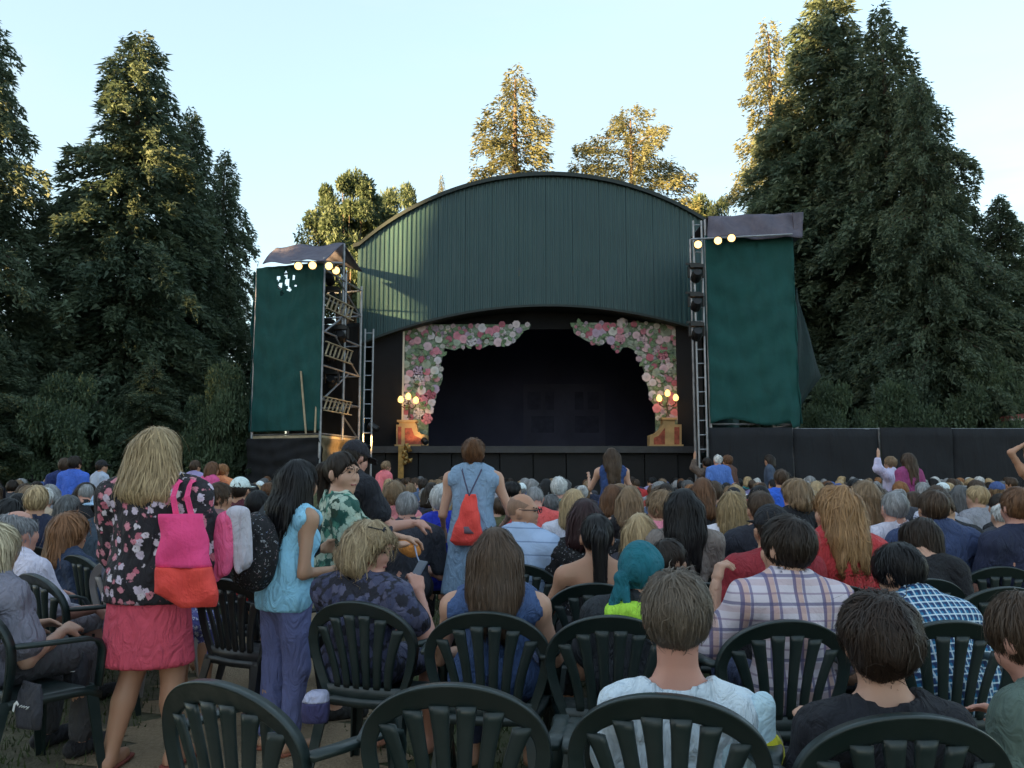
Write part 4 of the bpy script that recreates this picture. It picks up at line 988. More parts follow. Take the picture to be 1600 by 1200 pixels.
def head(g, J, Rh, hc, s, fine=True):
    p = lambda x, y, z: hc + Rh @ (V3(x, y, z)*s)
    g.ell(p(0, -0.014, 0.020), V3(0.073, 0.092, 0.094)*s, Rh, 0.03)
    g.ell(p(0, 0.032, -0.040), V3(0.056, 0.058, 0.078)*s, Rh, 0.04)
    g.ell(p(0, 0.062, -0.094), V3(0.026, 0.022, 0.020)*s, Rh, 0.035)
    for sg in (-1, 1):
        g.ell(p(sg*0.040, 0.055, -0.030), V3(0.026, 0.028, 0.030)*s, Rh, 0.03)
        g.ell(p(sg*0.031, 0.098, 0.010), V3(0.018, 0.016, 0.012)*s, Rh, 0.018, 'cut')
        g.ell(p(sg*0.080, -0.008, -0.012), V3(0.013, 0.022, 0.035)*s, rot3(-sg*0.35) @ Rh, 0.006)
    g.cap(p(-0.035, 0.078, 0.030), p(0.035, 0.078, 0.030), 0.012*s, None, 0.02)
    g.cap(p(0, 0.084, 0.014), p(0, 0.095, -0.026), 0.007*s, 0.0105*s, 0.016)
    g.ell(p(0, 0.086, -0.060), V3(0.024, 0.010, 0.010)*s, Rh, 0.010)
def hand(P, dirv, palm, s=1.0, curl=0.5, thumb=1, vox=0.0045):
    """hand mesh: wrist at P, fingers along dirv, palm normal palm, thumb side +-1"""
    d = V3(*dirv); d /= np.linalg.norm(d); n = V3(*palm); n = n - d*(n @ d); n /= np.linalg.norm(n); x = np.cross(d, n) * thumb
    g = Grid(P - 0.22*s, P + 0.22*s, vox)
    g.cap(P - d*0.02, P + d*0.03, 0.026*s, 0.028*s, 0.02, n, 0.75)
    for i, o_ in enumerate((0.030, 0.010, -0.010, -0.028)):
        b0 = P + d*0.035*s + x*o_*0.7*s; b1 = P + d*(0.092 - 0.006*abs(i - 1))*s + x*o_*s
        g.cap(b0, b1, 0.016*s, 0.0125*s, 0.012)
        ln = (0.072, 0.080, 0.074, 0.058)[i]*s; c1 = curl*(0.8 + 0.12*i); c2 = c1 + curl*0.9
        k1 = b1 + (d*math.cos(c1) + n*math.sin(c1))*ln*0.52; k2 = k1 + (d*math.cos(c2) + n*math.sin(c2))*ln*0.48
        g.cap(b1, k1, 0.0105*s, 0.0095*s, 0.006); g.cap(k1, k2, 0.0095*s, 0.0078*s, 0.004)
    t0 = P + d*0.03*s + x*0.022*s; t1 = t0 + (d*0.55 + x*0.7 + n*0.35)*0.045*s; t2 = t1 + (d*0.85 + x*0.2 + n*0.5)*0.036*s
    g.cap(t0, t1, 0.016*s, 0.012*s, 0.012); g.cap(t1, t2, 0.0115*s, 0.009*s, 0.005)
    return g.nets()
def zspace(lo, hi, vox, hz0, hz1, fine):
    z = [lo]
    while z[-1] < hi: z.append(z[-1] + (fine if hz0 < z[-1] < hz1 else vox))
    return np.array(z)
def bounds(J, pad=0.16):
    P = np.array([v for k_, v in J.items() if isinstance(v, np.ndarray) and v.shape == (3,) and k_ not in ('u', 'f', 'r')])
    lo = P.min(0) - pad; hi = P.max(0) + pad; lo[2] = max(-0.01, lo[2] - 0.02) ; return lo, hi
def body_mesh(J, vox, fine, fem=0, belly=0, hands=None):
    lo, hi = bounds(J); lo[2] = -0.03
    g = Grid(lo, hi, vox, zspace(lo[2], hi[2] + 0.02, vox*1.9, J['hc'][2] - 0.16*J['hs'], 9, fine)); b = J['bs']; hs = J['hs']
    torso(g, J, 0, 0.05, fem, belly)
    g.cap(J['nb'] - J['u']*0.03, J['hc'] + J['Rh'] @ (V3(0, -0.015, -0.05)*hs), 0.056*hs*(0.92 if fem else 1.05), 0.052*hs*(0.92 if fem else 1.05), 0.03)
    head(g, J, J['Rh'], J['hc'], hs)
    for s in 'LR':
        t = 0.9 if fem else 1.0
        g.cap(J['sh'+s], J['el'+s], 0.052*b*t, 0.041*b*t, 0.035); g.cap(J['el'+s], J['wr'+s], 0.041*b*t, 0.027*b*t, 0.02)
        if not hands or s not in hands:
            d = J['wr'+s] - J['el'+s]; d = d/np.linalg.norm(d); e1 = np.cross(d, V3(0.3, 0.2, 0.9)); e1 /= np.linalg.norm(e1); g.ell(J['wr'+s] + d*0.065, V3(0.042, 0.022, 0.085)*b*0.9, np.stack([e1, np.cross(d, e1), d], 1), 0.02)
        g.cap(J['hp'+s], J['kn'+s], 0.085*b, 0.056*b, 0.04)
        g.cap(J['kn'+s], J['kn'+s]*0.6 + J['an'+s]*0.4 + V3(0, -0.012, 0), 0.054*b, 0.052*b, 0.02); g.cap(J['kn'+s]*0.6 + J['an'+s]*0.4 + V3(0, -0.012, 0), J['an'+s], 0.052*b, 0.034*b, 0.02)
        g.cap(J['an'+s] + V3(0, -0.03, -0.04), J['to'+s], 0.036*b, 0.03*b, 0.025)
    V, Q = g.nets()
    if hands:
        for s, h in hands.items():
            hv, hq = hand(J['wr'+s], *h); Q = np.concatenate([Q, hq + len(V)]); V = np.concatenate([V, hv])
    return V, Q
def top_mesh(J, vox, sleeve=0.55, neckr=0.075, hem=0.0, fem=0, belly=0, loose=0.013, seed=0, fold=0.0055, strap=False, vneck=0.0):
    """sleeve 0..1 upper arm, 1..2 forearm, <0 sleeveless"""
    lo, hi = bounds(J); lo[2] = J['P'][2] - 0.30 if J['kind'] == 'sit' else J['P'][2] - 0.28; b = J['bs']
    g = Grid(lo, hi, vox); torso(g, J, loose, 0.05, fem, belly)
    if J['kind'] != 'sit':
        g.cap(J['P'] + J['u']*0.1, J['P'] - J['u']*0.13, 0.165*b + loose, 0.172*b + loose, 0.05, J['f'], 0.74)
    for s in 'LR':
        sh, el, wr = J['sh'+s], J['el'+s], J['wr'+s]
        if sleeve > 0:
            t = min(1, sleeve); e = sh + (el - sh)*t; g.cap(sh, e, 0.056*b + loose, 0.050*b + loose*1.5, 0.03)
            if sleeve > 1: g.cap(el, el + (wr - el)*(sleeve - 1), 0.046*b + loose, 0.036*b + loose, 0.02)
            dd_ = (el - sh) if sleeve <= 1 else (wr - el); dd_ = dd_/np.linalg.norm(dd_)
        else:
            dd_ = sh - J['nb']; dd_ = dd_/np.linalg.norm(dd_)
            g.cap(sh + dd_*0.055*b + V3(0, 0, -0.16), sh + dd_*0.055*b + V3(0, 0, 0.16), 0.062*b, None, 0.02, mode='cut')
    if fold: g.ripple(fold, 34, seed, (1, 1, 0.7)); g.ripple(fold*0.6, 75, seed + 50, (1, 1, 0.55))
    nk = J['nb'] + J['u']*0.045
    g.ell(nk + J['f']*(0.012 + vneck*0.5), V3(neckr, neckr + vneck, neckr*0.85), np.stack([J['r'], J['f'], J['u']], 1), 0.012, 'cut')
    if strap: g.plane(J['u'], J['nb'] - J['u']*0.11)
    g.plane(-J['u'] if J['kind'] != 'sit' else V3(0, 0, -1), J['P'] - J['u']*(0.10 + hem))
    return g.nets()
def legs_mesh(J, vox, length=1.85, loose=0.010, seed=0, skirt=None):
    """length up to 1 thigh, to 2 ankle; skirt = hem height (standing)"""
    lo, hi = bounds(J); lo[2] = -0.03; hi[2] = J['P'][2] + 0.22; b = J['bs']; P, u = J['P'], J['u']
    g = Grid(lo, hi, vox); Rm = np.stack([J['r'], J['f'], u], 1)
    g.ell(P - u*0.01, V3(0.178, 0.132, 0.13)*b + loose*0.5, Rm, 0.03)
    if skirt is not None:
        hemz, flare = skirt; c = V3(P[0], P[1], hemz)
        g.cap(P - u*0.04, c, 0.172*b + loose, (0.172 + flare)*b + loose, 0.04, V3(0, 1, 0), 0.74)
        g.ripple(0.004, 26, seed, (1, 1, 0.35)); g.plane(V3(0, 0, -1), c)
    else:
        for s in 'LR':
            hp, kn, an = J['hp'+s], J['kn'+s], J['an'+s]
            g.cap(hp, hp + (kn - hp)*min(1, length), 0.092*b + loose, 0.062*b + loose, 0.04)
            if length > 1: g.cap(kn, kn + (an - kn)*(length - 1), 0.060*b + loose, 0.048*b + loose, 0.03)
        g.ripple(0.003, 40, seed, (1, 1, 0.8))
    g.plane(u, P + u*0.085)
    return g.nets()
def hair_mesh(J, style, vol=0.008, length=0.15, nst=900, vox=0.008, seed=0, wave=0.0, width=0.0045, flare=0.012, open_=0.0):
    s = J['hs']; Rh, hc = J['Rh'], J['hc']; r = np.random.default_rng(seed + 11); back = -J['f']
    p = lambda x, y, z: hc + Rh @ (V3(x, y, z)*s)
    lo = hc - 0.19*s; hi = hc + 0.19*s; lo[2] -= max(0, length - 0.02) + 0.05; lo[:2] -= 0.03; hi[:2] += 0.03
    g = Grid(lo, hi, vox); v = vol
    g.ell(p(0, -0.016, 0.024), V3(0.079 + v, 0.099 + v, 0.097 + v)*s, Rh, 0.02)
    down = V3(0, 0, -1.0)
    if style in ('bob', 'long', 'curly'):
        kk = 0.035; L_ = length
        if style == 'long':
            for i, x in enumerate((-0.062, -0.034, 0, 0.034, 0.062)):
                a = p(x, -0.055 + abs(x)*0.4, 0.0); e = J['nb'] - J['u']*(L_ - 0.10) + J['r']*x*1.15 + back*(0.115*J['bs'] + 0.02 - abs(x)*0.25)
                m_ = J['nb'] + J['r']*x*1.1 + back*(0.075*J['bs'] + 0.015)
                g.cap(a, m_, 0.043*s, 0.031*s, kk); g.cap(m_, e + V3(r.uniform(-0.02, 0.02), 0, r.uniform(-0.05, 0.04)), 0.031*s, 0.010*s, kk)
        for x in (-1, 1):
            for (y, rad, l) in ((-0.01, 0.030, L_ if style != 'long' else min(L_, 0.17)), (-0.06, 0.040, L_ if style != 'long' else 0.17)):
                a = p(x*0.068, y, 0.0); g.cap(a, a + down*l + (Rh @ V3(x*flare, -flare*0.5, 0)), rad*s + v*0.5, (rad - 0.006)*s + v, kk)
        a = p(0, -0.075, 0.0); g.cap(a, a + down*min(L_, 0.2) + Rh @ V3(0, -flare, 0), 0.058*s, 0.050*s + v, kk, J['r'], 1.25 + flare*6)
    elif style == 'pony':
        a = p(0, -0.105, 0.045); m_ = a + Rh @ V3(0, -0.05, -0.04); e = m_ + down*length
        g.cap(a, m_, 0.024*s, 0.036*s, 0.02); g.cap(m_, e, 0.040*s, 0.022*s, 0.03)
    elif style == 'bun':
        g.ell(p(0, -0.10, 0.075), V3(0.042, 0.04, 0.038)*s, Rh, 0.015)
    if style in ('short', 'bald', 'pony', 'bun', 'crop'):
        nz = -0.078 if style != 'crop' else -0.055
        g.ell(p(0, 0.02, nz - 0.085), V3(0.16, 0.13, 0.10)*s, Rh, 0.015, 'cut')
        for x in (-1, 1): g.ell(p(x*0.095, 0.012, -0.025), V3(0.032, 0.026, 0.040)*s, Rh, 0.008, 'cut')
    if style == 'bald': g.ell(p(0, 0.03, 0.125), V3(0.085, 0.115, 0.085)*s, Rh, 0.01, 'cut')
    fx = 0.066 if style in ('bob', 'long', 'curly') else 0.074
    g.ell(p(0, 0.125 - open_, -0.055), V3(fx + open_*0.8, 0.090, 0.125)*s, Rh, 0.012, 'cut')
    g.ripple(0.0018 + wave*0.3, 60, seed, (1, 1, 0.35)); 
    if wave: g.ripple(wave, 85, seed + 7, (1, 1, 0.8))
    V, Q = g.nets()
    V0 = V.copy(); rnd = np.full(len(V), 0.35) + r.normal(0, 0.06, len(V))
    if nst:
        i = r.choice(len(V), nst); Pt = V[i] + r.normal(0, 0.003, (nst, 3)); crown = p(r.uniform(-0.01, 0.01), -0.05, 0.115)
        nsg = 4; path = [Pt]; N_ = []
        up = Rh @ V3(0, 0, 1); off = r.uniform(0.0012, 0.005 + 0.4*v, nst) + np.where(r.random(nst) < 0.05, r.uniform(0, 0.012, nst), 0); ln = r.uniform(0.6, 1.3, nst) * (0.075 if style in ('short', 'crop', 'bald') else 0.15) * s / nsg
        sw = r.normal(0, 0.16 + wave*22, (nst, 3)); ph = r.uniform(0, 6.28, nst)
        for j in range(nsg + 1):
            n_ = g.normal(Pt); hgt = (Pt - hc) @ up
            w_ = np.clip((0.09 - hgt)/0.1, 0.12, 1)[:, None] if style not in ('short', 'crop', 'bald') else np.clip((0.08 - hgt)/0.16, 0.05, 0.8)[:, None]
            rad = Pt - crown; rad /= np.linalg.norm(rad, axis=1, keepdims=True) + 1e-9
            d = rad*(1 - w_) + np.array([0, 0, -1.0])*w_ + sw * (1 + (0.9*np.sin(ph + j*1.5)[:, None] if wave else 0)); d = d - n_*((d*n_).sum(1, keepdims=True)); d /= np.linalg.norm(d, axis=1, keepdims=True) + 1e-9
            N_.append((n_, d))
            if j < nsg:
                Pt = Pt + d*ln[:, None]; n2 = g.normal(Pt); dv = np.clip(g.sample(Pt), -0.02, 0.02); Pt = Pt - n2*(dv - off*(1.0 + 0.15*j))[:, None]; path.append(Pt)
        wd = r.uniform(0.6, 1.3, nst) * width
        rows = []
        for j, q in enumerate(path):
            n_, d = N_[j]; sd = np.cross(d, n_); sd /= np.linalg.norm(sd, axis=1, keepdims=True) + 1e-9
            tp_ = wd * (1.0 if j < nsg - 1 else (0.75 if j == nsg - 1 else 0.25)) * (0.5 if j == 0 else 1)
            rows.append(np.stack([q - sd*tp_[:, None], q + sd*tp_[:, None]], 1))
        A = np.stack(rows, 1)                       # nst, nsg+1, 2, 3
        base = len(V); V = np.concatenate([V, A.reshape(-1, 3)]); st = base + np.arange(nst)[:, None]*(nsg+1)*2 + np.arange(nsg)[None]*2
        qs = np.stack([st, st+1, st+3, st+2], -1).reshape(-1, 4); Q = np.concatenate([Q, qs]); rnd = np.concatenate([rnd, np.repeat(r.random(nst), (nsg+1)*2)])
    return V, Q, rnd
def cap_mesh(J, kind, vox=0.010):
    s = J['hs']; Rh, hc = J['Rh'], J['hc']; p = lambda x, y, z: hc + Rh @ (V3(x, y, z)*s)
    g = Grid(hc - 0.26*s, hc + 0.22*s, vox); up = Rh @ V3(0, 0, 1)
    g.ell(p(0, -0.014, 0.035), V3(0.090, 0.108, 0.100)*s, Rh, 0.02); g.plane(-up, p(0, 0, 0.022))
    if kind == 'cap': g.cap(p(-0.03, 0.10, 0.034), p(0.03, 0.10, 0.034), 0.062*s, None, 0.012, up, 0.13); g.cap(p(0, 0.12, 0.032), p(0, 0.15, 0.024), 0.065*s, 0.05*s, 0.01, up, 0.13)
    elif kind == 'bucket':
        for i in range(14):
            a = 2*math.pi*i/14; b2 = a + 2*math.pi/14
            g.cap(p(0.115*math.cos(a), 0.13*math.sin(a) - 0.012, 0.020), p(0.115*math.cos(b2), 0.13*math.sin(b2) - 0.012, 0.020), 0.032*s, None, 0.02, up, 0.35)
    elif kind == 'wrap':
        g = Grid(hc - 0.26*s, hc + 0.22*s, vox); g.ell(p(0, -0.014, 0.022), V3(0.094, 0.116, 0.108)*s, Rh, 0.02)
        g.ell(p(0, 0.125, -0.055), V3(0.075, 0.090, 0.118)*s, Rh, 0.012, 'cut'); g.ell(p(0, 0.03, -0.16), V3(0.16, 0.15, 0.09)*s, Rh, 0.01, 'cut')
        g.ell(p(-0.05, -0.105, -0.035), V3(0.035, 0.03, 0.03)*s, Rh, 0.015)
        g.cap(p(-0.055, -0.115, -0.05), p(-0.075, -0.12, -0.155), 0.022*s, 0.026*s, 0.012, Rh @ V3(0, 1, 0), 0.5); g.cap(p(-0.03, -0.115, -0.05), p(-0.015, -0.12, -0.135), 0.018*s, 0.020*s, 0.012, Rh @ V3(0, 1, 0), 0.5)
        g.ripple(0.003, 90, 4, (0.4, 1, 1))
    return g.nets()
def mk(name, VQ, rnd=None):
    V, Q = VQ; me = mesh_raw(name, V, Q); smooth(me)
    if rnd is not None: a = me.attributes.new('rnd', 'FLOAT', 'POINT'); a.data.foreach_set('value', rnd.astype(np.float32))
    return me
SK = dict(fair=(0.47, 0.27, 0.19), tan=(0.40, 0.21, 0.13), pink=(0.50, 0.25, 0.19), olive=(0.38, 0.22, 0.14), brown=(0.22, 0.11, 0.065))
HR = dict(black=(0.008, 0.007, 0.008), dark=(0.022, 0.014, 0.010), brown=(0.060, 0.036, 0.022), chestnut=(0.115, 0.052, 0.024), auburn=(0.22, 0.085, 0.030), ginger=(0.26, 0.115, 0.045), light=(0.20, 0.130, 0.075), blonde=(0.38, 0.27, 0.15), pale=(0.52, 0.44, 0.30), ash=(0.115, 0.088, 0.066), grey=(0.25, 0.25, 0.26), white=(0.55, 0.55, 0.55), darkgrey=(0.10, 0.10, 0.105))
PEOPLE = []
def person(label, px, py, d, kind='sit', yaw=0.0, skin='fair', hair=None, top=None, bottom=None, group=None, hat=None, shoes=None, face=True, glasses=None, hands=None, fem=0, belly=0, lod=None, seed=0, X=None, zt=None, rim=None, **pk):
    """px, py: head top in photograph pixels at depth d"""
    if zt is None:
        a = at(px, py, d); X = a.x; zt = a.z
    J = pose(kind, zt, **pk)
    if rim is not None:                      # seated on the chair whose upper rim shows at that height
        cd = 3.0
        for _ in range(30): cd *= (HC - 0.855) / max(HC - at(px, rim, cd).z, 1e-3)
        for _ in range(4):
            o2 = Matrix.Rotation(yaw, 3, 'Z') @ Vector((J['hc'][0], J['hc'][1], 0)); d = cd + 0.275 + o2.y; a = at(px, py, d); X = a.x; zt = a.z; J = pose(kind, zt, **pk)
    # keep the head over the pixel: shift the body by the head's offset
    off = Matrix.Rotation(yaw, 3, 'Z') @ Vector((J['hc'][0], J['hc'][1], 0))
    root = empty('person', (X - off.x, d - off.y, 0), yaw); tag(root, label, 'person', group)
    if hands == 'auto':
        hands = {}
        for s_, sg in (('L', -1), ('R', 1)):
            dv = J['wr'+s_] - J['el'+s_]; hands[s_] = (tuple(dv + V3(0, 0.03, -0.06)), (-sg*0.6, 0.1, -0.8), 0.92*J['bs'], 0.45, -sg if False else (1 if sg < 0 else -1), 0.0065)
    vox, fine = lod or ((0.013, 0.008) if d < 4.6 else (0.018, 0.012) if d < 8 else (0.026, 0.018))
    k = 1 if d < 4.6 else 1.6 if d < 8 else 2.6
    obj('body', mk('body', body_mesh(J, vox*1.25, fine, fem, belly, hands)), M['skin'], root, SK[skin])
    if top:
        t = dict(top); m = t.pop('mat', 'cloth'); c = t.pop('col', (0.5, 0.5, 0.5)); nm = t.pop('name', 'shirt'); obj(nm, mk(nm, top_mesh(J, vox*1.22, fem=fem, belly=belly, seed=seed, **t)), M[m], root, c)
    if bottom:
        t = dict(bottom); m = t.pop('mat', 'cloth'); c = t.pop('col', (0.03, 0.04, 0.08)); nm = t.pop('name', 'trousers'); obj(nm, mk(nm, legs_mesh(J, vox*(1.3 if kind == 'stand' else 2.5), seed=seed, **t)), M[m], root, c)
    if hair:
        t = dict(hair); c = t.pop('col'); c = HR[c] if isinstance(c, str) else c
        V, Q, rn = hair_mesh(J, nst=t.pop('nst', int(1900/k**1.6)), vox=max(0.010, fine*1.05), seed=seed, width=t.pop('width', max(0.0015, 0.00062*d)), **t); obj('hair', mk('hair', (V, Q), rn), M['hair'], root, c)
    if hat: obj(hat[0] + '_hat' if hat[0] != 'wrap' else 'headscarf', mk('hat', cap_mesh(J, hat[0], 0.009 if d < 6 else 0.014)), M['cloth'], root, hat[1])
    if face and d < 7.5:
        p = lambda x, y, z: J['hc'] + J['Rh'] @ (V3(x, y, z)*J['hs'])
        for sg in (-1, 1):
            g = Grid(p(sg*0.031, 0.083, 0.010) - 0.03, p(sg*0.031, 0.083, 0.010) + 0.03, 0.005); g.ell(p(sg*0.031, 0.0855, 0.010), V3(0.0125, 0.006, 0.0055)*J['hs'], J['Rh'], 0); obj('eye', mk('eye', g.nets()), M['eye'], root)
            if hair and hair['col'] not in ('white', 'grey', 'pale'):
                g = Grid(p(sg*0.031, 0.09, 0.030) - 0.035, p(sg*0.031, 0.09, 0.030) + 0.035, 0.005); g.cap(p(sg*0.016, 0.0925, 0.028), p(sg*0.046, 0.078, 0.031), 0.0045*J['hs'], None, 0); obj('eyebrow', mk('eyebrow', g.nets()), M['eye'], root)
        g = Grid(p(0, 0.09, -0.06) - 0.04, p(0, 0.09, -0.06) + 0.04, 0.005); g.cap(p(-0.017, 0.0905, -0.060), p(0.017, 0.0905, -0.060), 0.0058*J['hs'], None, 0); obj('mouth', mk('mouth', g.nets()), M['lip'], root)
    if glasses:
        p = lambda x, y, z: Vector(J['hc'] + J['Rh'] @ (V3(x, y, z)*J['hs']))
        mb = MB(); zz, yy = (0.012, 0.108) if glasses == 'on' else (0.105, 0.055)
        for sg in (-1, 1):
            ring = [p(sg*0.034 + 0.024*math.cos(a), yy, zz + 0.017*math.sin(a)) for a in [2*math.pi*i/12 for i in range(13)]]
            if glasses == 'on': mb.sweep(ring, [(0.003*math.cos(a), 0.003*math.sin(a)) for a in (0, 1.57, 3.14, 4.71)], up=tuple(Vector(J['Rh'] @ V3(0, 1, 0))))
            else: mb.sweep([p(sg*0.034, yy, zz), p(sg*0.034, yy + 0.004, zz + 0.001)], [(0.026*math.cos(a), 0.019*math.sin(a)) for a in [2*math.pi*i/10 for i in range(10)]], up=tuple(Vector(J['Rh'] @ V3(0, 0, 1))))
            mb.bar(p(sg*0.058, yy, zz + 0.004), p(sg*0.083, -0.01, zz + 0.002), 0.003, n=4)
        mb.bar(p(-0.011, yy, zz + 0.003), p(0.011, yy, zz + 0.003), 0.003, n=4)
        mb.build('glasses' if glasses == 'on' else 'sunglasses', M['dark'], root)
    if shoes:
        for s in 'LR':
            g = Grid(J['an'+s] - 0.25, J['an'+s] + 0.25, 0.012); b = J['bs']; g.cap(J['an'+s] + V3(0, -0.04, -0.045), J['to'+s] + V3(0, 0.02, 0), 0.044*b, 0.040*b, 0.02); g.plane(V3(0, 0, -1), V3(0, 0, 0.004)); g.plane(V3(0, 0, 1), V3(0, 0, J['an'+s][2] - (0.0 if shoes[0] != 'sandal' else 0.055)))
            obj('shoe' if shoes[0] != 'sandal' else 'sandal', mk('shoe', g.nets()), M['cloth'], root, shoes[1])
    PEOPLE.append((X, d, zt)); root['_j'] = 0; del root['_j']
    return root, J

# ============================================================ chairs
def m_plastic():
    n = N('moulded_plastic').set(Roughness=0.38); oi = n.n('ObjectInfo'); v = n.coord('Object'); f = n.noise(v, 5, 5)
    n.color(n.mix(n.ramp(f, [(0.35, 0.0), (0.75, 0.5)]), oi.outputs['Color'], n.mix(0.35, oi.outputs['Color'], (0.10, 0.10, 0.10))))
    n.l(n.ramp(n.noise(v, 22, 4), [(0.3, 0.30), (0.7, 0.52)]), n.b.inputs['Roughness']); return n.m
M['plastic'] = m_plastic()
def CB(u, v, off=0.0): return Vector((u, -0.20 - 0.20*v + 0.62*u*u - off, 0.42 + v))
def rim_uv(t, a, b, v0, ub):
    """outline of the chair back: t 0..1 from the left foot over the arch to the right foot"""
    if t < 0.2: q = t/0.2; return (-(ub + (a - ub)*(1 - (1-q)**1.5)), -0.02 + (v0 + 0.02)*q)
    if t > 0.8: q = (1-t)/0.2; return ((ub + (a - ub)*(1 - (1-q)**1.5)), -0.02 + (v0 + 0.02)*q)
    an = math.pi*(1 - (t - 0.2)/0.6); return (a*math.cos(an), v0 + b*math.sin(an)**0.92)
def chair_parts():
    P = {}
    V = []; Fc = []; n = 56; sec = [(0.0, -0.010), (0.0, 0.020), (0.06, 0.027), (0.16, 0.022), (0.9, 0.006), (1.0, 0.002), (1.0, -0.008), (0.12, -0.008)]
    for i in range(n+1):
        t = i/n; u, v = rim_uv(t, 0.268, 0.205, 0.235, 0.185); ui, vi = rim_uv(t, 0.268 - 0.043, 0.205 - 0.068, 0.235, 0.185 - 0.040)
        for (q, o) in sec: V.append(CB(u + (ui-u)*q, v + (vi-v)*q, o))
    m = len(sec)
    for i in range(n):
        for j in range(m): Fc.append((i*m+j, i*m+(j+1) % m, (i+1)*m+(j+1) % m, (i+1)*m+j))
    Fc += [tuple(range(m)), tuple(range(n*m, n*m+m))[::-1]]
    P['back_rim'] = MB().add(V, Fc).mesh('back_rim', True)
    P['slat'] = []
    for k in (-2.5, -1.5, -0.5, 0.5, 1.5, 2.5):
        ut = 0.077*k; vt = 0.235 + (0.205 - 0.062)*math.sqrt(max(0, 1 - (ut/0.226)**2))**0.92; V = []; Fc = []; n = 12
        for i in range(n+1):
            q = i/n; u = 0.050*k + (ut - 0.050*k)*q**1.7; v = 0.045 + (vt - 0.045)*q; hw = 0.0185 + 0.0045*q + (0.008*q**6)
            for (su, o) in ((-1, 0.0), (-0.85, 0.009), (-0.4, 0.012), (0.4, 0.012), (0.85, 0.009), (1, 0.0), (0.8, -0.006), (-0.8, -0.006)): V.append(CB(u + su*hw, v, o + 0.001))
        for i in range(n):
            for j in range(8): Fc.append((i*8+j, i*8+(j+1) % 8, (i+1)*8+(j+1) % 8, (i+1)*8+j))
        Fc += [tuple(range(8)), tuple(range(n*8, n*8+8))[::-1]]; P['slat'].append(MB().add(V, Fc).mesh('slat', True))
    mb = MB(); V = []; Fc = []; n = 10                     # seat pan with lower back panel
    for j in range(9):
        q = j/8; y = -0.225 + 0.45*q
        for i in range(n+1):
            x = -1 + 2*i/n; hw = 0.195 + 0.06*q**0.7; e = abs(x)**4; z = 0.432 - 0.014*(1 - x*x) - 0.035*e*0.3 - (0.03*max(0, q - 0.85)/0.15); V.append((x*hw, y, z))
    for j in range(8):
        for i in range(n): a = j*(n+1)+i; Fc.append((a, a+1, a+n+2, a+n+1))
    mb.add(V, Fc); V2 = [(v[0], v[1], v[2] - 0.035) for v in V]; mb.add(V2, [f[::-1] for f in Fc])
    nn = len(V); border = [i for i in range(n+1)] + [j*(n+1)+n for j in range(1, 9)] + [8*(n+1)+i for i in range(n-1, -1, -1)] + [j*(n+1) for j in range(7, 0, -1)]
    mb.f += [(border[i], border[i-1], border[i-1] + nn, border[i] + nn) for i in range(len(border))]
    V = []; Fc = []
    for i in range(9):
        u = -0.185 + 0.37*i/8
        for (v, o) in ((-0.03, 0.010), (0.052, 0.010), (0.052, -0.006), (-0.03, -0.006)): V.append(CB(u, v, o))
    for i in range(8):
        for j in range(4): Fc.append((i*4+j, i*4+(j+1) % 4, i*4+4+(j+1) % 4, i*4+4+j))
    mb.add(V, Fc); P['seat'] = mb.mesh('seat', True)
    P['leg'] = []
    for (x, y, gx, gy) in ((-0.225, 0.185, -0.262, 0.235), (0.225, 0.185, 0.262, 0.235), (-0.185, -0.20, -0.225, -0.30), (0.185, -0.20, 0.225, -0.30)):
        sx = 1 if x > 0 else -1; sy = 1 if y > 0 else -1
        L_ = [(0, 0), (-0.055*sx, 0), (-0.055*sx, -0.012*sy), (-0.012*sx, -0.012*sy), (-0.012*sx, -0.055*sy), (0, -0.055*sy)]; V = []; Fc = []
        for i, (q, s_) in enumerate(((0, 1.0), (0.5, 0.85), (1, 0.62))):
            cx, cy, z = x + 0.02*sx + (gx - x)*q, y + 0.02*sy + (gy - y)*q, 0.425*(1-q); V += [(cx + a*s_, cy + b*s_, z) for a, b in L_]
        for i in range(2):
            for j in range(6): Fc.append((i*6+j, i*6+(j+1) % 6, i*6+6+(j+1) % 6, i*6+6+j))
        Fc += [tuple(range(6)), tuple(range(12, 18))]; P['leg'].append(MB().add(V, Fc).mesh('leg'))
    P['armrest'] = []
    for sx in (-1, 1):
        pth = [(sx*0.262, -0.20, 0.672), (sx*0.278, -0.10, 0.668), (sx*0.290, 0.02, 0.664), (sx*0.290, 0.12, 0.658), (sx*0.285, 0.175, 0.640), (sx*0.278, 0.200, 0.60), (sx*0.268, 0.205, 0.52), (sx*0.255, 0.205, 0.42)]
        V = []; Fc = []
        for i, p in enumerate(pth):
            p = Vector(p); d = (Vector(pth[min(i+1, 7)]) - Vector(pth[max(i-1, 0)])).normalized(); x = Vector((1, 0, 0)); nn = x.cross(d).normalized()
            for (a, b) in ((-0.026, 0.0), (-0.02, 0.008), (0.02, 0.008), (0.026, 0.0), (0.022, -0.012), (-0.022, -0.012)): V.append(p + x*a + nn*b)
        for i in range(7):
            for j in range(6): Fc.append((i*6+j, i*6+(j+1) % 6, i*6+6+(j+1) % 6, i*6+6+j))
        Fc += [tuple(range(6)), tuple(range(42, 48))]; P['armrest'].append(MB().add(V, Fc).mesh('armrest', True))
    return P
CP = chair_parts()
for v_ in CP.values():
    for me_ in (v_ if isinstance(v_, list) else [v_]): me_.materials.append(M['plastic'])
GREEN = (0.0065, 0.017, 0.017); BEIGE = (0.30, 0.27, 0.26); BLACKP = (0.010, 0.011, 0.014)
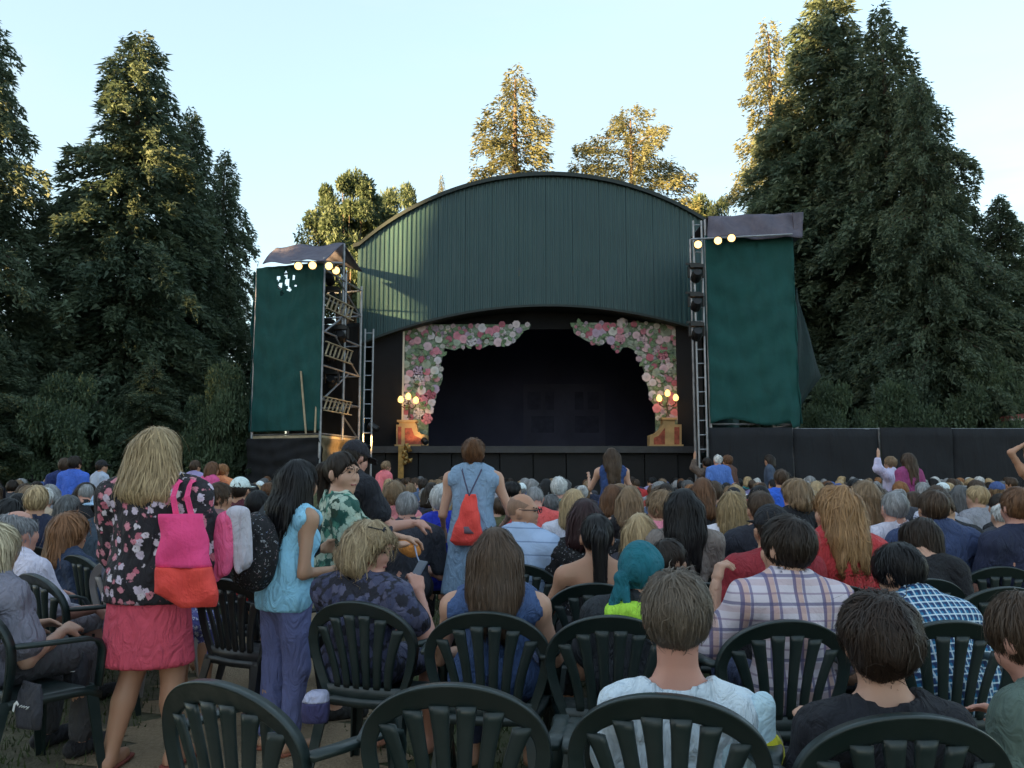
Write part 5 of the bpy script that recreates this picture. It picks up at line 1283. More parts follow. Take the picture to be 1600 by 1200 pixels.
def chair(label, X, Y, yaw, col=GREEN, group='plastic garden chairs in rows'):
    """X, Y: the middle of the seat"""
    root = tag(empty('plastic_chair', (X, Y, 0), yaw), label, 'chair', group)
    for nm, ms in CP.items():
        for me_ in (ms if isinstance(ms, list) else [ms]): obj(nm, me_, None, root, col)
    return root
def chair_px(label, px, py, yaw=0.0, col=GREEN, zt=0.855, d=None, **k):
    """px, py: middle of the upper rim; depth from the chair's height"""
    if d is None:
        d = 3.0
        for _ in range(30):
            d *= (HC - zt) / max(HC - at(px, py, d).z, 1e-3)
    a = at(px, py, d); off = Matrix.Rotation(yaw, 3, 'Z') @ Vector((0, -0.29, 0))
    return chair(label, a.x - off.x, d - off.y, yaw, col, **k), d
# ============================================================ people in the foreground
T_ = lambda c, **k: dict(col=c, **k)
H_ = lambda st, c, **k: dict(style=st, col=c, **k)
JEANS = T_(S(40, 50, 80)); BLK = T_(S(22, 22, 28)); GREY_T = T_(S(70, 70, 75))
G_ST = 'people standing among the rows'; G_SE = 'seated audience near the camera'
# --- standing
w1, J1 = person('woman with blonde shoulder-length hair, black floral blouse and pink skirt, standing', 250, 674, 4.1, 'stand', yaw=-0.15, skin='tan', fem=1, bs=1.08, belly=0.3,
    hair=H_('bob', (0.36, 0.26, 0.145), length=0.205, vol=0.016, flare=0.045, nst=4200), top=T_((0, 0, 0), mat='floral', sleeve=1.45, loose=0.034, hem=-0.02, name='blouse', neckr=0.085, fold=0.007),
    bottom=T_(S(196, 72, 92), name='skirt', skirt=(0.495, 0.03), loose=0.014), shoes=('sandal', S(120, 60, 50)), hpitch=-0.1, seed=1, group=G_ST,
    arms={'R': ((0.10, 0.02, -0.29), (0.06, 0.22, 0.03)), 'L': ((-0.03, 0.10, -0.28), (0.10, 0.22, 0.03))}, legs={'L': (0.0, 0.02, -0.04, -0.04), 'R': (0.02, 0.03, 0.05, 0.06)})
w2, J2 = person('girl with long black hair, light blue sleeveless blouse and violet trousers wearing a backpack', 470, 721, 4.4, 'stand', yaw=-0.65, skin='olive', fem=1, bs=0.84, hs=0.98, lean=0.07,
    hair=H_('long', 'black', length=0.25, vol=0.006, nst=1300), top=T_(S(135, 190, 252), sleeve=-1, loose=0.013, hem=-0.01, name='blouse', fold=0.006), bottom=T_(S(92, 98, 142), length=1.92, loose=0.014),
    shoes=('sandal', S(150, 90, 70)), hpitch=-0.15, hfwd=0.02, seed=2, group=G_ST, arms={'R': ((0.03, -0.05, -0.27), (-0.03, 0.24, 0.0)), 'L': ((-0.03, 0.10, -0.24), (0.05, 0.22, 0.05))},
    hands={'R': ((0, 1, -0.05), (-1, 0, -0.2), 0.85, 0.7, 1), 'L': ((0.2, 1, 0.1), (1, 0, -0.2), 0.85, 0.7, -1)})
w3, J3 = person('woman with dark tied hair in green and white print top, looking right', 536, 708, 4.95, 'stand', yaw=-1.15, skin='fair', fem=1.05, bs=0.95, hs=1.08, hyaw=-1.0, hpitch=-0.05,
    hair=H_('pony', 'dark', length=0.26, vol=0.003, nst=1200, open_=0.022), top=T_((0, 0, 0), mat='leafprint', sleeve=0.95, loose=0.026, hem=0.12, neckr=0.10, fold=0.006), bottom=BLK, seed=3, group=G_ST, lod=(0.012, 0.0065),
    arms={'L': ((0.02, 0.20, -0.14), (0.10, 0.24, -0.05)), 'R': ((0.05, 0.05, -0.26), (-0.05, 0.24, 0.04))}, hands={'L': ((0.1, 1, -0.2), (0, 0, -1), 0.9, 0.6, -1)}, shoes=('shoe', S(30, 30, 30)))
w4, J4 = person('man in black T-shirt with sunglasses on his dark cap standing behind the green print top', 556, 691, 5.8, 'stand', yaw=-0.75, skin='pink', bs=1.15, hs=1.0, lean=0.10, hair=H_('short', 'dark', vol=0.002), hat=('cap', S(28, 26, 34)), glasses='up',
    top=T_(S(20, 22, 32), sleeve=0.6, loose=0.022, hem=0.08), bottom=JEANS, hands='auto', seed=4, group=G_ST, hpitch=-0.35, arms={'R': ((0.08, 0.12, -0.26), (0.02, 0.24, 0.02)), 'L': ((-0.03, 0.15, -0.24), (0.08, 0.24, 0.02))}, shoes=('shoe', S(30, 30, 30)))
w5, J5 = person('woman with pinned-up auburn hair in sleeveless denim dress carrying a red drawstring bag', 740, 687, 6.5, 'stand', yaw=0.0, skin='fair', fem=1, bs=0.98, hs=0.98, hair=H_('bun', 'chestnut', vol=0.010, wave=0.003, nst=1200),
    top=T_(S(125, 150, 178), sleeve=-1, loose=0.022, hem=0.16, name='dress', neckr=0.07), bottom=T_(S(125, 150, 178), name='dress_skirt', skirt=(0.48, 0.06), loose=0.03), hands='auto', seed=5, group=G_ST,
    arms={'R': ((0.12, 0.0, -0.27), (-0.06, 0.20, -0.10)), 'L': ((-0.06, 0.0, -0.28), (-0.01, 0.18, -0.12))}, shoes=('sandal', S(90, 60, 50)))
w6, J6 = person('woman with long brown hair in dark blue sleeveless top standing before the stage middle', 955, 701, 11, 'stand', yaw=0.1, skin='fair', fem=1, hair=H_('long', 'brown', length=0.32, vol=0.008), top=T_(S(38, 62, 112), sleeve=-1, loose=0.02, hem=0.05), bottom=BLK, seed=6, group=G_ST, bs=0.98,
    arms={'L': ((-0.10, 0.10, -0.22), (0.02, 0.18, 0.15)), 'R': ((0.08, 0.0, -0.28), (0.0, 0.12, -0.2))}, lod=(0.018, 0.012))
far = [
    ('person in pink shirt bending over in front of the left stage corner', 604, 721, 17.5, -0.9, 'pink', H_('short', 'light'), S(210, 110, 120), 0.25, None),
    ('man with cropped grey hair in blue shirt standing by the foot of the right ladder', 1121, 711, 17, 0.2, 'pink', H_('crop', 'white', vol=0.002), S(75, 110, 180), 0.0, None),
    ('person with brown hair and orange-lit face beside the man in blue shirt', 1136, 712, 17.6, 0.8, 'tan', H_('short', 'chestnut', vol=0.012), S(90, 60, 50), 0.0, None),
    ('person with raised arm left of the man in blue shirt', 1104, 716, 17.2, 0.5, 'tan', H_('short', 'dark'), S(90, 75, 66), 0.0, 'up'),
    ('woman with dark hair facing left in front of the black fence', 1201, 711, 18, 1.2, 'tan', H_('bob', 'dark', length=0.12), S(60, 72, 92), 0.0, None),
    ('woman with long brown hair in magenta top standing before the black fence', 1417, 709, 13.5, 0.35, 'fair', H_('long', 'brown', length=0.34, vol=0.012), S(135, 55, 105), 0.05, None),
    ('person in white shirt with purple sash beside the woman in magenta', 1390, 714, 14.2, 0.7, 'fair', H_('short', 'light'), S(190, 185, 215), 0.0, 'up'),
    ('person in bright blue hoodie with dark hair standing under the left trees', 118, 714, 13, -0.2, 'tan', H_('short', 'dark', vol=0.012), S(62, 100, 195), 0.0, None),
    ('dark-haired person half hidden behind the bright blue hoodie', 101, 717, 13.6, 0.6, 'tan', H_('short', 'brown', vol=0.012), S(25, 40, 90), 0.0, None),
    ('person in pale grey shirt and dark cap standing by the left shrubs', 160, 720, 15, -0.7, 'tan', H_('crop', 'dark', vol=0.002), S(165, 175, 195), 0.1, 'cap'),
    ('person in lavender jacket standing right of the blonde woman', 306, 720, 15.5, -0.5, 'tan', H_('short', 'brown'), S(150, 140, 185), 0.0, None),
    ('person in bright pink top leaning towards the right under the left trees', 333, 722, 13.5, -0.8, 'tan', H_('bob', 'chestnut', length=0.1), S(205, 80, 135), 0.25, None),
    ('person in orange top close beside the bright pink top', 349, 726, 13.8, -0.4, 'tan', H_('short', 'ginger'), S(225, 140, 95), 0.15, None)]
for i, (lab, px, py, d, yaw, sk, hr, col, lean, extra) in enumerate(far):
    person(lab, px, py, d, 'stand', yaw=yaw, skin=sk, hair=hr, top=T_(col, sleeve=1.6, loose=0.025, hem=0.05), bottom=JEANS, lean=lean, seed=20 + i, group=G_ST, lod=(0.026, 0.018), hat=('cap', S(25, 25, 30)) if extra == 'cap' else None,
           arms={'L': ((-0.12, 0.1, 0.12), (0.05, 0.0, 0.24))} if extra == 'up' else None)
person('person in black top with both arms raised at the right edge', 1613, 690, 8.6, 'stand', yaw=0.25, skin='tan', fem=0.9, hair=H_('bob', 'light', length=0.2), top=T_(S(18, 18, 24), sleeve=-1, loose=0.015), bottom=T_(S(120, 30, 85)), seed=40, group=G_ST, bs=0.92,
       arms={'L': ((-0.13, 0.02, 0.20), (0.22, 0.0, 0.10)), 'R': ((0.13, 0.02, 0.20), (-0.15, 0.0, 0.15))})

# --- the front rows: chairs first (rim position in the photograph), then who sits there
chair_px('empty dark green chair at the lower left beside the aisle, turned right', 335, 1066, -0.48)
chair_px('empty dark green chair in the front row, second from the left', 706, 1070, -0.08)
chair_px('dark green chair holding the child in white shirt', 1040, 1087, -0.22)
chair_px('dark green chair holding the curly-haired child in black, lower right corner', 1425, 1118, -0.02)
chair_px('dark green chair of the blonde woman in navy print dress', 555, 941, -0.30)
chair_px('dark green chair of the woman with long brown hair and denim vest', 758, 957, -0.10)
chair_px('dark green chair of the person with teal headscarf', 955, 963, -0.05)
chair_px('dark green chair of the man in plaid shirt', 1232, 970, 0.05)
chair_px('dark green chair of the man in blue checked shirt', 1490, 971, 0.0)
chair_px('dark chair of the woman with black ponytail and bare shoulders', 930, 912, -0.05)
chair_px('dark chair behind the red shirts', 1310, 915, 0.0)
chair_px('dark chair with the boy reaching right', 1095, 911, -0.15)
chair_px('dark chair right of the blue checked shirt, under the navy shirt', 1575, 918, 0.05)
chair_px('dark chair of the long-haired person bent forward', 1450, 905, 0.1)
chair_px('dark chair of the bald man in blue polo', 810, 882, -0.2)
chair_px('dark chair in the row behind the boy', 1100, 880, 0.0)
chair_px('dark chair of the man in navy blazer', 1455, 880, 0.0)
chair_px('dark chair of the man with red hair and navy shirt', 1565, 886, 0.0)
chair_px('dark chair of the person in pale grey shirt at the left edge', -55, 940, -0.55)
chair_px('dark chair of the balding man in white T-shirt', 48, 897, -0.60)
chair_px('dark chair of the auburn-haired woman in denim', 118, 868, -0.60)
chair_px('dark chair behind the pink bag', 350, 905, -0.5, BLACKP)
chair_px('dark chair right of the speckled backpack', 395, 880, -0.2, BLACKP)
chair_px('dark chair with pale rim behind the blonde woman', 635, 822, -0.1, BLACKP)
chair_px('beige chair with upright slats under the royal blue top', 688, 824, 0.0, BEIGE)
chair_px('beige chair left of the small blonde child', 972, 812, 0.0, BEIGE)
chair_px('taupe chair behind the man in navy blazer', 1375, 818, 0.0, (0.16, 0.145, 0.14))
chair_px('dark chair of the man in cyan shirt', 870, 826, 0.0)
chair_px('dark chair of the blonde woman in white shirt', 1140, 862, 0.0)

person('child with tousled ash brown hair in white shirt seated in the front row', 1056, 908, 2.33, rim=1087, skin='pink', bs=0.86, hs=1.06, lean=-0.02, yaw=-0.18, hair=H_('short', 'ash', vol=0.010, wave=0.0025, nst=7000), top=T_(S(196, 208, 228), sleeve=0.6, neckr=0.09, loose=0.018, fold=0.006), bottom=T_(S(60, 70, 90)), seed=50, group=G_SE, lod=(0.013, 0.008), neck=1.75)
person('child with dark curly hair in black T-shirt seated in the front row', 1370, 951, 2.2, rim=1118, skin='fair', bs=0.90, hs=1.0, lean=-0.02, neck=1.5, hair=H_('short', (0.030, 0.018, 0.013), vol=0.016, wave=0.0045, nst=6000), top=T_(S(16, 17, 26), sleeve=0.6, neckr=0.085, loose=0.018), bottom=BLK, seed=51, group=G_SE, lod=(0.013, 0.008))
person('child with brown hair in grey-green T-shirt at the right edge of the front row', 1601, 943, 2.5, yaw=0.35, skin='pink', bs=0.86, hs=1.06, lean=0.25, hpitch=-0.45, hair=H_('short', 'brown', vol=0.010, nst=4500), top=T_(S(84, 100, 92), sleeve=0.65, loose=0.022), bottom=BLK, hands='auto', seed=52, group=G_SE, lod=(0.012, 0.009))
pB1, JB1 = person('woman with wavy blonde hair, sunglasses on top, navy print dress, holding a phone', 580, 819, 3.78, rim=941, yaw=-0.45, skin='pink', fem=1.1, belly=0.6, bs=1.05, hs=1.04, lean=0.10, hyaw=-1.35, hpitch=-0.28, hair=H_('curly', (0.34, 0.25, 0.15), length=0.085, vol=0.012, open_=0.045, wave=0.006, nst=4500), glasses='up',
    top=T_((0, 0, 0), mat='navyprint', sleeve=0.5, loose=0.018, name='dress', neckr=0.10), bottom=T_((0, 0, 0), mat='navyprint', length=0.95, name='dress_skirt'), seed=53, group=G_SE,
    arms={'R': ((0.17, 0.06, -0.22), (-0.13, 0.09, 0.22)), 'L': ((-0.03, 0.10, -0.24), (0.22, 0.20, 0.02))}, hands={'R': ((-0.35, 0.2, 0.75), (-0.6, 0.5, -0.3), 0.95, 0.9, 1)})
person('woman with long straight brown hair in denim vest seated in the second row', 775, 828, 3.5, rim=957, yaw=-0.05, skin='fair', fem=1, bs=1.0, hs=1.06, lean=0.0, hair=H_('long', (0.075, 0.046, 0.030), length=0.22, vol=0.006, nst=4200), top=T_(S(58, 80, 122), sleeve=-1, loose=0.02, name='vest'), bottom=JEANS, hands='auto', seed=54, group=G_SE,
    arms={'R': ((0.08, 0.10, -0.24), (-0.05, 0.24, -0.02)), 'L': ((-0.08, 0.10, -0.24), (0.05, 0.24, -0.02))})
pT, JT = person('person with teal headscarf and neon green collar seated in the second row', 1002, 851, 3.55, rim=963, yaw=-0.2, skin='tan', fem=1, bs=0.92, hs=1.05, lean=0.15, side=0.10, hyaw=-0.3, hpitch=-0.15, hat=('wrap', S(10, 92, 106)), top=T_(S(34, 38, 44), sleeve=0.6, loose=0.02, neckr=0.07), bottom=BLK, seed=55, group=G_SE)
g = Grid(JT['nb'] - 0.25, JT['nb'] + 0.22, 0.012); g.ell(JT['nb'] - JT['u']*0.045 - JT['r']*0.03, (0.155, 0.128, 0.085), np.stack([JT['r'], JT['f'], JT['u']], 1), 0.02); g.ell(JT['nb'] + JT['u']*0.06, (0.075, 0.08, 0.075), None, 0.01, 'cut'); g.ripple(0.005, 60, 3); obj('collar', mk('collar', g.nets()), M['cloth'], pT, S(168, 226, 66))
person('man with short black hair in white and violet plaid shirt, hand raised to his face', 1226, 811, 3.42, rim=970, yaw=0.05, skin='fair', bs=1.0, hs=1.08, lean=0.03, hyaw=0.55, hair=H_('short', 'dark', vol=0.009, nst=3600), top=T_((0, 0, 0), mat='plaid', sleeve=0.95, loose=0.024, neckr=0.075, fold=0.005), bottom=JEANS, seed=56, group=G_SE,
    arms={'L': ((-0.14, 0.10, -0.20), (0.045, 0.02, 0.26)), 'R': ((0.07, 0.08, -0.26), (-0.05, 0.24, -0.02))}, hands={'L': ((0.30, 0.25, 0.85), (0.9, 0.1, -0.3), 0.95, 0.95, 1)})
person('man with black hair bowed forward in blue checked shirt seated in the second row', 1402, 853, 3.75, rim=971, yaw=0.25, skin='olive', bs=1.04, hs=1.02, lean=0.42, hyaw=0.3, hpitch=-0.5, hair=H_('short', 'black', vol=0.012, nst=1700), top=T_((0, 0, 0), mat='check', sleeve=0.95, loose=0.024, fold=0.005), bottom=BLK, seed=57, group=G_SE)
person('woman with black ponytail and bare shoulders in black top seated in the third row', 932, 806, 4.4, rim=912, yaw=0.0, skin='tan', fem=1, bs=0.96, hs=1.05, hair=H_('pony', 'black', length=0.34, vol=0.004, nst=1500), top=T_(S(14, 14, 18), sleeve=-1, loose=0.013, strap=True), bottom=BLK, seed=58, group=G_SE, arms={'L': ((-0.12, 0.06, -0.24), (-0.04, 0.20, -0.06))})
person('bald man with glasses in striped light blue polo, facing right', 818, 772, 4.9, rim=882, yaw=-0.55, skin='tan', bs=1.12, hs=1.02, belly=0.4, hyaw=-1.3, hpitch=-0.05, glasses='on', hair=H_('bald', (0.25, 0.145, 0.10), vol=-0.004, nst=0), top=T_((0, 0, 0), mat='polo', sleeve=0.75, loose=0.02), bottom=BLK, seed=59, group=G_SE, arms={'R': ((0.12, 0.10, -0.22), (0.10, 0.24, 0.02)), 'L': ((-0.05, 0.1, -0.25), (0.1, 0.24, 0))}, lod=(0.012, 0.007))
person('woman with dark wine brown hair and patterned top seated before the black ponytail', 914, 783, 5.3, skin='tan', fem=1, hair=H_('bob', (0.030, 0.012, 0.014), length=0.14, vol=0.014), top=T_((0, 0, 0), mat='dots', sleeve=0.6), bottom=BLK, seed=60, group=G_SE)
person('man with short grey hair in cyan shirt', 862, 774, 6.0, rim=826, yaw=-0.4, skin='pink', bs=1.05, hyaw=-0.3, hair=H_('short', 'darkgrey', vol=0.008), top=T_(S(30, 165, 205), sleeve=0.6), bottom=JEANS, seed=61, group=G_SE)
person('woman with straight ash blonde bob in white top', 896, 767, 6.6, skin='fair', fem=1, hair=H_('bob', 'blonde', length=0.15, vol=0.012), top=T_(S(200, 200, 215), sleeve=0.6), bottom=BLK, seed=62, group=G_SE)
person('small child with straight blonde hair', 1000, 806, 5.2, yaw=-0.2, skin='fair', bs=0.78, hair=H_('bob', 'blonde', length=0.17, vol=0.012, nst=1400), top=T_(S(60, 60, 70), sleeve=0.6), bottom=BLK, seed=63, group=G_SE)
person('boy with dark hair in lavender shirt reaching his arm to the right', 1046, 846, 4.35, rim=911, yaw=-0.9, skin='olive', bs=0.74, hs=0.92, hyaw=-0.3, hair=H_('short', 'dark', vol=0.008), top=T_(S(128, 135, 175), sleeve=1.6, loose=0.02), bottom=BLK, seed=64, group=G_SE, arms={'L': ((0.02, 0.17, -0.10), (0.06, 0.20, 0.03)), 'R': ((0.04, 0.12, -0.14), (0.0, 0.18, 0.03))}, hands={'L': ((0.1, 1, 0.15), (0, 0, -1), 0.75, 0.35, -1)})
person('woman with very long straight black hair', 1066, 767, 5.1, skin='olive', fem=1, hair=H_('long', 'black', length=0.30, vol=0.012, nst=1500), top=T_(S(120, 110, 105), sleeve=0.6), bottom=BLK, seed=65, group=G_SE, bs=0.95)
person('woman with blonde bob in white T-shirt seated left of the red shirts', 1143, 771, 5.0, rim=862, skin='tan', fem=1, hair=H_('bob', (0.26, 0.18, 0.09), length=0.16, vol=0.014, nst=1500), top=T_(S(212, 208, 225), sleeve=0.55), bottom=JEANS, seed=66, group=G_SE)
person('person in black cap and dark red shirt behind the plaid shirt', 1203, 793, 4.3, yaw=0.1, skin='tan', bs=1.05, hair=H_('crop', 'dark', vol=0.002), hat=('cap', S(16, 17, 24)), top=T_(S(140, 36, 46), sleeve=0.6), bottom=BLK, seed=67, group=G_SE)
person('man with short brown hair between the blonde bob and the black cap', 1187, 769, 5.4, skin='tan', bs=1.05, hair=H_('crop', 'brown', vol=0.003), top=T_(S(30, 32, 44)), bottom=BLK, seed=68, group=G_SE)
person('woman with long wavy strawberry blonde hair half tied in red T-shirt', 1303, 762, 4.45, rim=915, yaw=0.15, skin='fair', fem=1, bs=1.10, hs=1.08, belly=0.4, hyaw=0.6, hair=H_('long', (0.30, 0.165, 0.075), length=0.22, vol=0.010, wave=0.004, nst=3000), top=T_(S(172, 48, 52), sleeve=0.7, loose=0.022), bottom=JEANS, seed=69, group=G_SE)
person('woman with layered brown and blonde hair in white blouse', 1350, 755, 6.1, skin='fair', fem=1, hair=H_('bob', 'light', length=0.16, vol=0.018, wave=0.003), top=T_(S(205, 205, 225), sleeve=0.8), bottom=BLK, seed=70, group=G_SE)
person('man with cropped grey hair in white collared shirt', 1396, 769, 5.8, skin='pink', bs=1.06, hair=H_('crop', 'grey', vol=0.003), top=T_(S(195, 190, 205), sleeve=0.8), bottom=BLK, seed=71, group=G_SE)
person('broad man with short brown hair in navy blazer', 1456, 767, 5.1, rim=880, skin='tan', bs=1.22, hs=1.06, hair=H_('crop', 'brown', vol=0.004), top=T_(S(48, 62, 98), sleeve=1.6, loose=0.03, neckr=0.07, name='blazer'), bottom=BLK, seed=72, group=G_SE)
person('long-haired person bent far forward with bare neck behind the blue checked shirt', 1440, 812, 4.3, rim=905, yaw=-0.4, skin='fair', fem=1, bs=0.92, lean=0.55, hpitch=-0.85, hyaw=-0.4, hair=H_('bob', 'dark', length=0.22, vol=0.012, nst=1600), top=T_(S(15, 15, 20), sleeve=0.6, neckr=0.11), bottom=BLK, seed=73, group=G_SE)
person('man with short red-brown hair in navy shirt at the right edge', 1588, 764, 4.35, rim=886, yaw=0.12, skin='pink', bs=1.12, hs=1.08, hair=H_('crop', (0.13, 0.062, 0.030), vol=0.005, nst=1500), top=T_(S(30, 36, 62), sleeve=0.7), bottom=BLK, seed=74, group=G_SE)
person('balding man with grey hair in white T-shirt at the left edge', 32, 798, 4.55, rim=897, yaw=-0.55, skin='pink', bs=1.12, hs=1.10, belly=0.4, hair=H_('bald', (0.20, 0.20, 0.215), vol=0.006, nst=1400), top=T_(S(205, 198, 215), sleeve=0.75, loose=0.026, fold=0.006), bottom=T_(S(170, 168, 180), length=1.05), hands='auto', seed=75, group=G_SE, shoes=('shoe', S(28, 28, 32)), arms={'R': ((0.10, 0.12, -0.25), (-0.04, 0.24, 0.0))})
person('woman with auburn hair in dark denim jacket looking right, left edge', 112, 806, 5.0, rim=868, yaw=-0.7, skin='tan', fem=1, hs=1.06, hyaw=-0.5, hair=H_('bob', (0.20, 0.090, 0.040), length=0.20, vol=0.022, nst=1700), top=T_(S(40, 54, 80), sleeve=1.7, loose=0.026), bottom=JEANS, seed=76, group=G_SE)
person('person with pale blonde hair in grey T-shirt cut by the left edge', -6, 823, 3.8, rim=940, yaw=-0.5, skin='fair', fem=1, bs=1.05, belly=0.4, hair=H_('bob', 'pale', length=0.10, vol=0.018, nst=1400), top=T_(S(122, 120, 135), sleeve=0.7, loose=0.026, fold=0.006), bottom=dict(GREY_T, length=1.95), hands='auto', seed=77, group=G_SE, shoes=('shoe', S(35, 35, 40)))
person('person in white and blue patterned trousers seated behind the floral blouse', 214, 815, 4.95, yaw=-0.7, skin='tan', fem=1, hair=H_('bob', 'brown', length=0.12), top=T_(S(80, 80, 95), sleeve=0.6), bottom=T_((0, 0, 0), mat='bluepattern', length=1.55), seed=78, group=G_SE, shoes=('sandal', S(130, 70, 60)))
person('person in pale blue tie-dye bucket hat and slate jacket', 165, 770, 6.8, yaw=-0.4, skin='tan', bs=1.05, hair=H_('crop', 'dark', vol=0.002), hat=('bucket', S(150, 180, 210)), top=T_(S(58, 72, 88), sleeve=1.6), bottom=BLK, seed=79, group=G_SE)
person('person in white baseball cap and maroon shirt', 377, 748, 7.8, yaw=-0.3, skin='tan', hair=H_('crop', 'dark', vol=0.002), hat=('cap', S(205, 220, 240)), top=T_(S(75, 25, 38), sleeve=0.7), bottom=BLK, seed=80, group=G_SE)
person('man with black hair in bright red and white jacket', 404, 768, 6.2, yaw=-0.2, skin='tan', bs=1.05, hair=H_('short', 'black', vol=0.004), top=T_(S(185, 45, 42), sleeve=0.7), bottom=BLK, seed=81, group=G_SE)
person('person with brown hair in profile just right of the floral blouse', 345, 757, 7.0, yaw=-0.9, skin='tan', hyaw=-0.5, hair=H_('short', 'brown', vol=0.012), top=T_(S(120, 90, 95), sleeve=0.7), bottom=BLK, seed=82, group=G_SE)
person('woman with white hair in royal blue sleeveless top', 690, 760, 7.0, skin='fair', fem=1, hair=H_('short', 'white', vol=0.014), top=T_(S(28, 48, 178), sleeve=-1), bottom=BLK, seed=83, group=G_SE)
person('man with grey hair bowed in charcoal shirt before the pale-rimmed chair', 636, 772, 6.6, yaw=0.2, skin='pink', bs=1.15, lean=0.1, hpitch=-0.3, hair=H_('short', 'grey', vol=0.008), top=T_(S(50, 52, 62), sleeve=0.8), bottom=BLK, seed=84, group=G_SE)
person('woman with streaked short blonde hair left of the bowed grey man', 617, 755, 7.6, skin='fair', fem=1, hair=H_('short', 'light', vol=0.018, wave=0.003), top=T_(S(200, 120, 125), sleeve=0.7), bottom=BLK, seed=85, group=G_SE)
person('person in salmon red shirt behind the bald man', 836, 762, 8.0, skin='pink', bs=1.1, lean=0.3, hpitch=-0.6, hair=H_('crop', 'grey', vol=0.002), top=T_(S(205, 82, 80), sleeve=0.7), bottom=BLK, seed=86, group=G_SE)
person('person with grey hair in teal shirt before the stage', 873, 747, 9.2, skin='pink', bs=1.05, hair=H_('short', 'white', vol=0.010), top=T_(S(30, 118, 115), sleeve=0.7), bottom=BLK, seed=87, group=G_SE)
person('woman with straight brown hair left of the brown and blonde streaked bob', 957, 760, 7.4, skin='fair', fem=1, hair=H_('bob', 'chestnut', length=0.13, vol=0.012), top=T_(S(190, 130, 120), sleeve=-1), bottom=BLK, seed=88, group=G_SE)
person('woman with brown and blonde streaked bob in black top', 985, 762, 7.0, skin='fair', fem=1, hyaw=-0.4, hair=H_('bob', 'light', length=0.17, vol=0.012), top=T_(S(18, 18, 22), sleeve=-1), bottom=BLK, seed=89, group=G_SE)
person('woman with short highlighted hair looking left in pink top', 1031, 770, 6.3, yaw=0.6, skin='fair', fem=1, hyaw=0.5, hair=H_('short', 'light', vol=0.020), top=T_(S(225, 130, 150), sleeve=0.7), bottom=BLK, seed=90, group=G_SE)
person('woman with feathered blonde brown hair in black top looking left', 1241, 752, 7.2, yaw=0.4, skin='pink', fem=1, hyaw=0.7, hair=H_('bob', 'light', length=0.07, vol=0.022), top=T_(S(16, 16, 22), sleeve=0.8), bottom=BLK, seed=91, group=G_SE)
person('person in bright blue jacket behind the feathered blonde hair', 1220, 735, 10.5, skin='tan', hair=H_('short', 'brown', vol=0.010), top=T_(S(45, 95, 205), sleeve=1.5), bottom=BLK, seed=92, group=G_SE)

# ============================================================ things carried or left on seats
def loft(rows, n=20, p=2.6):
    """rows: (cx, cy, z, half width, half depth)"""
    V = []; Fc = []
    for (cx, cy, z, hw, hd) in rows:
        for i in range(n):
            a = 2*math.pi*i/n; c, s_ = math.cos(a), math.sin(a)
            V.append((cx + hw*math.copysign(abs(c)**(2/p), c), cy + hd*math.copysign(abs(s_)**(2/p), s_), z))
    for k in range(len(rows) - 1):
        for i in range(n): j = (i+1) % n; Fc.append((k*n+i, k*n+j, (k+1)*n+j, (k+1)*n+i))
    Fc += [tuple(range(n))[::-1], tuple(range((len(rows)-1)*n, len(rows)*n))]
    return MB().add(V, Fc)
def dens(rows, m=4):
    out = []
    for a, b in zip(rows, rows[1:]):
        for i in range(m): q = i/m; out.append(tuple(x + (y - x)*q for x, y in zip(a, b)))
    return out + [rows[-1]]
def wobble(me, amp, fr, seed):
    r = random.Random(seed); ph = [r.uniform(0, 6) for _ in range(6)]
    for v in me.vertices:
        c = v.co; v.co.y += amp*(math.sin(c.x*fr + ph[0] + c.z*fr*0.6) + 0.6*math.sin(c.z*fr*1.3 + ph[1] - c.x*fr*0.7)); v.co.x += 0.5*amp*math.sin(c.z*fr*1.1 + ph[2])
M['bagpink'] = m_fabric('pink_canvas', S(205, 58, 112), S(220, 68, 124), 6); M['bagred'] = m_fabric('red_canvas', S(205, 62, 58), S(222, 74, 64), 6)
bY = 3.83
def bp(px, py, Y=bY): return at(px, py, Y)
tb = tag(empty('tote_bag', bp(295, 940)), 'pink tote bag with red bottom hanging from the blonde woman\'s shoulder', 'bag'); B0 = tb.location.copy()
def brow(l, r_, y, hd): a, b = bp(l, y), bp(r_, y); return ((a.x+b.x)/2 - B0.x, 0, a.z - B0.z, (b.x-a.x)/2, hd)
up_ = loft(dens([brow(250, 318, 803, 0.025), brow(249, 320, 830, 0.045), brow(247, 325, 860, 0.055), brow(246, 331, 885, 0.06)])); me = up_.mesh('upper_panel', True); wobble(me, 0.010, 30, 1); obj('upper_panel', me, M['bagpink'], tb)
lw_ = loft(dens([brow(246, 331, 885.5, 0.061), brow(243, 337, 905, 0.065), brow(240, 341, 925, 0.06), brow(262, 340, 938, 0.05), brow(285, 338, 948, 0.03)])); me = lw_.mesh('lower_panel', True); wobble(me, 0.011, 34, 2); obj('lower_panel', me, M['bagred'], tb)
shR = w1.matrix_basis @ Vector(J1['shR']) if False else (Matrix.Rotation(-0.15, 3, 'Z') @ Vector(J1['shR']) + w1.location)
for (a, dy) in ((276, -0.02), (300, 0.02)):
    p0 = bp(a, 808) - B0; tp0 = shR + Vector((-0.03 if a < 290 else 0.03, -0.05, 0.085)) - B0
    mid = p0.lerp(tp0, 0.55) + Vector((0, -0.07, 0))
    MB().sweep([p0, p0.lerp(mid, 0.5), mid, mid.lerp(tp0, 0.6) + Vector((0, -0.015, 0.01)), tp0, tp0 + Vector((0.0, 0.10, -0.02))], [(-0.014, -0.002), (0.014, -0.002), (0.014, 0.002), (-0.014, 0.002)], up=(0, 1, 0.2)).build('strap', M['bagpink'], tb)
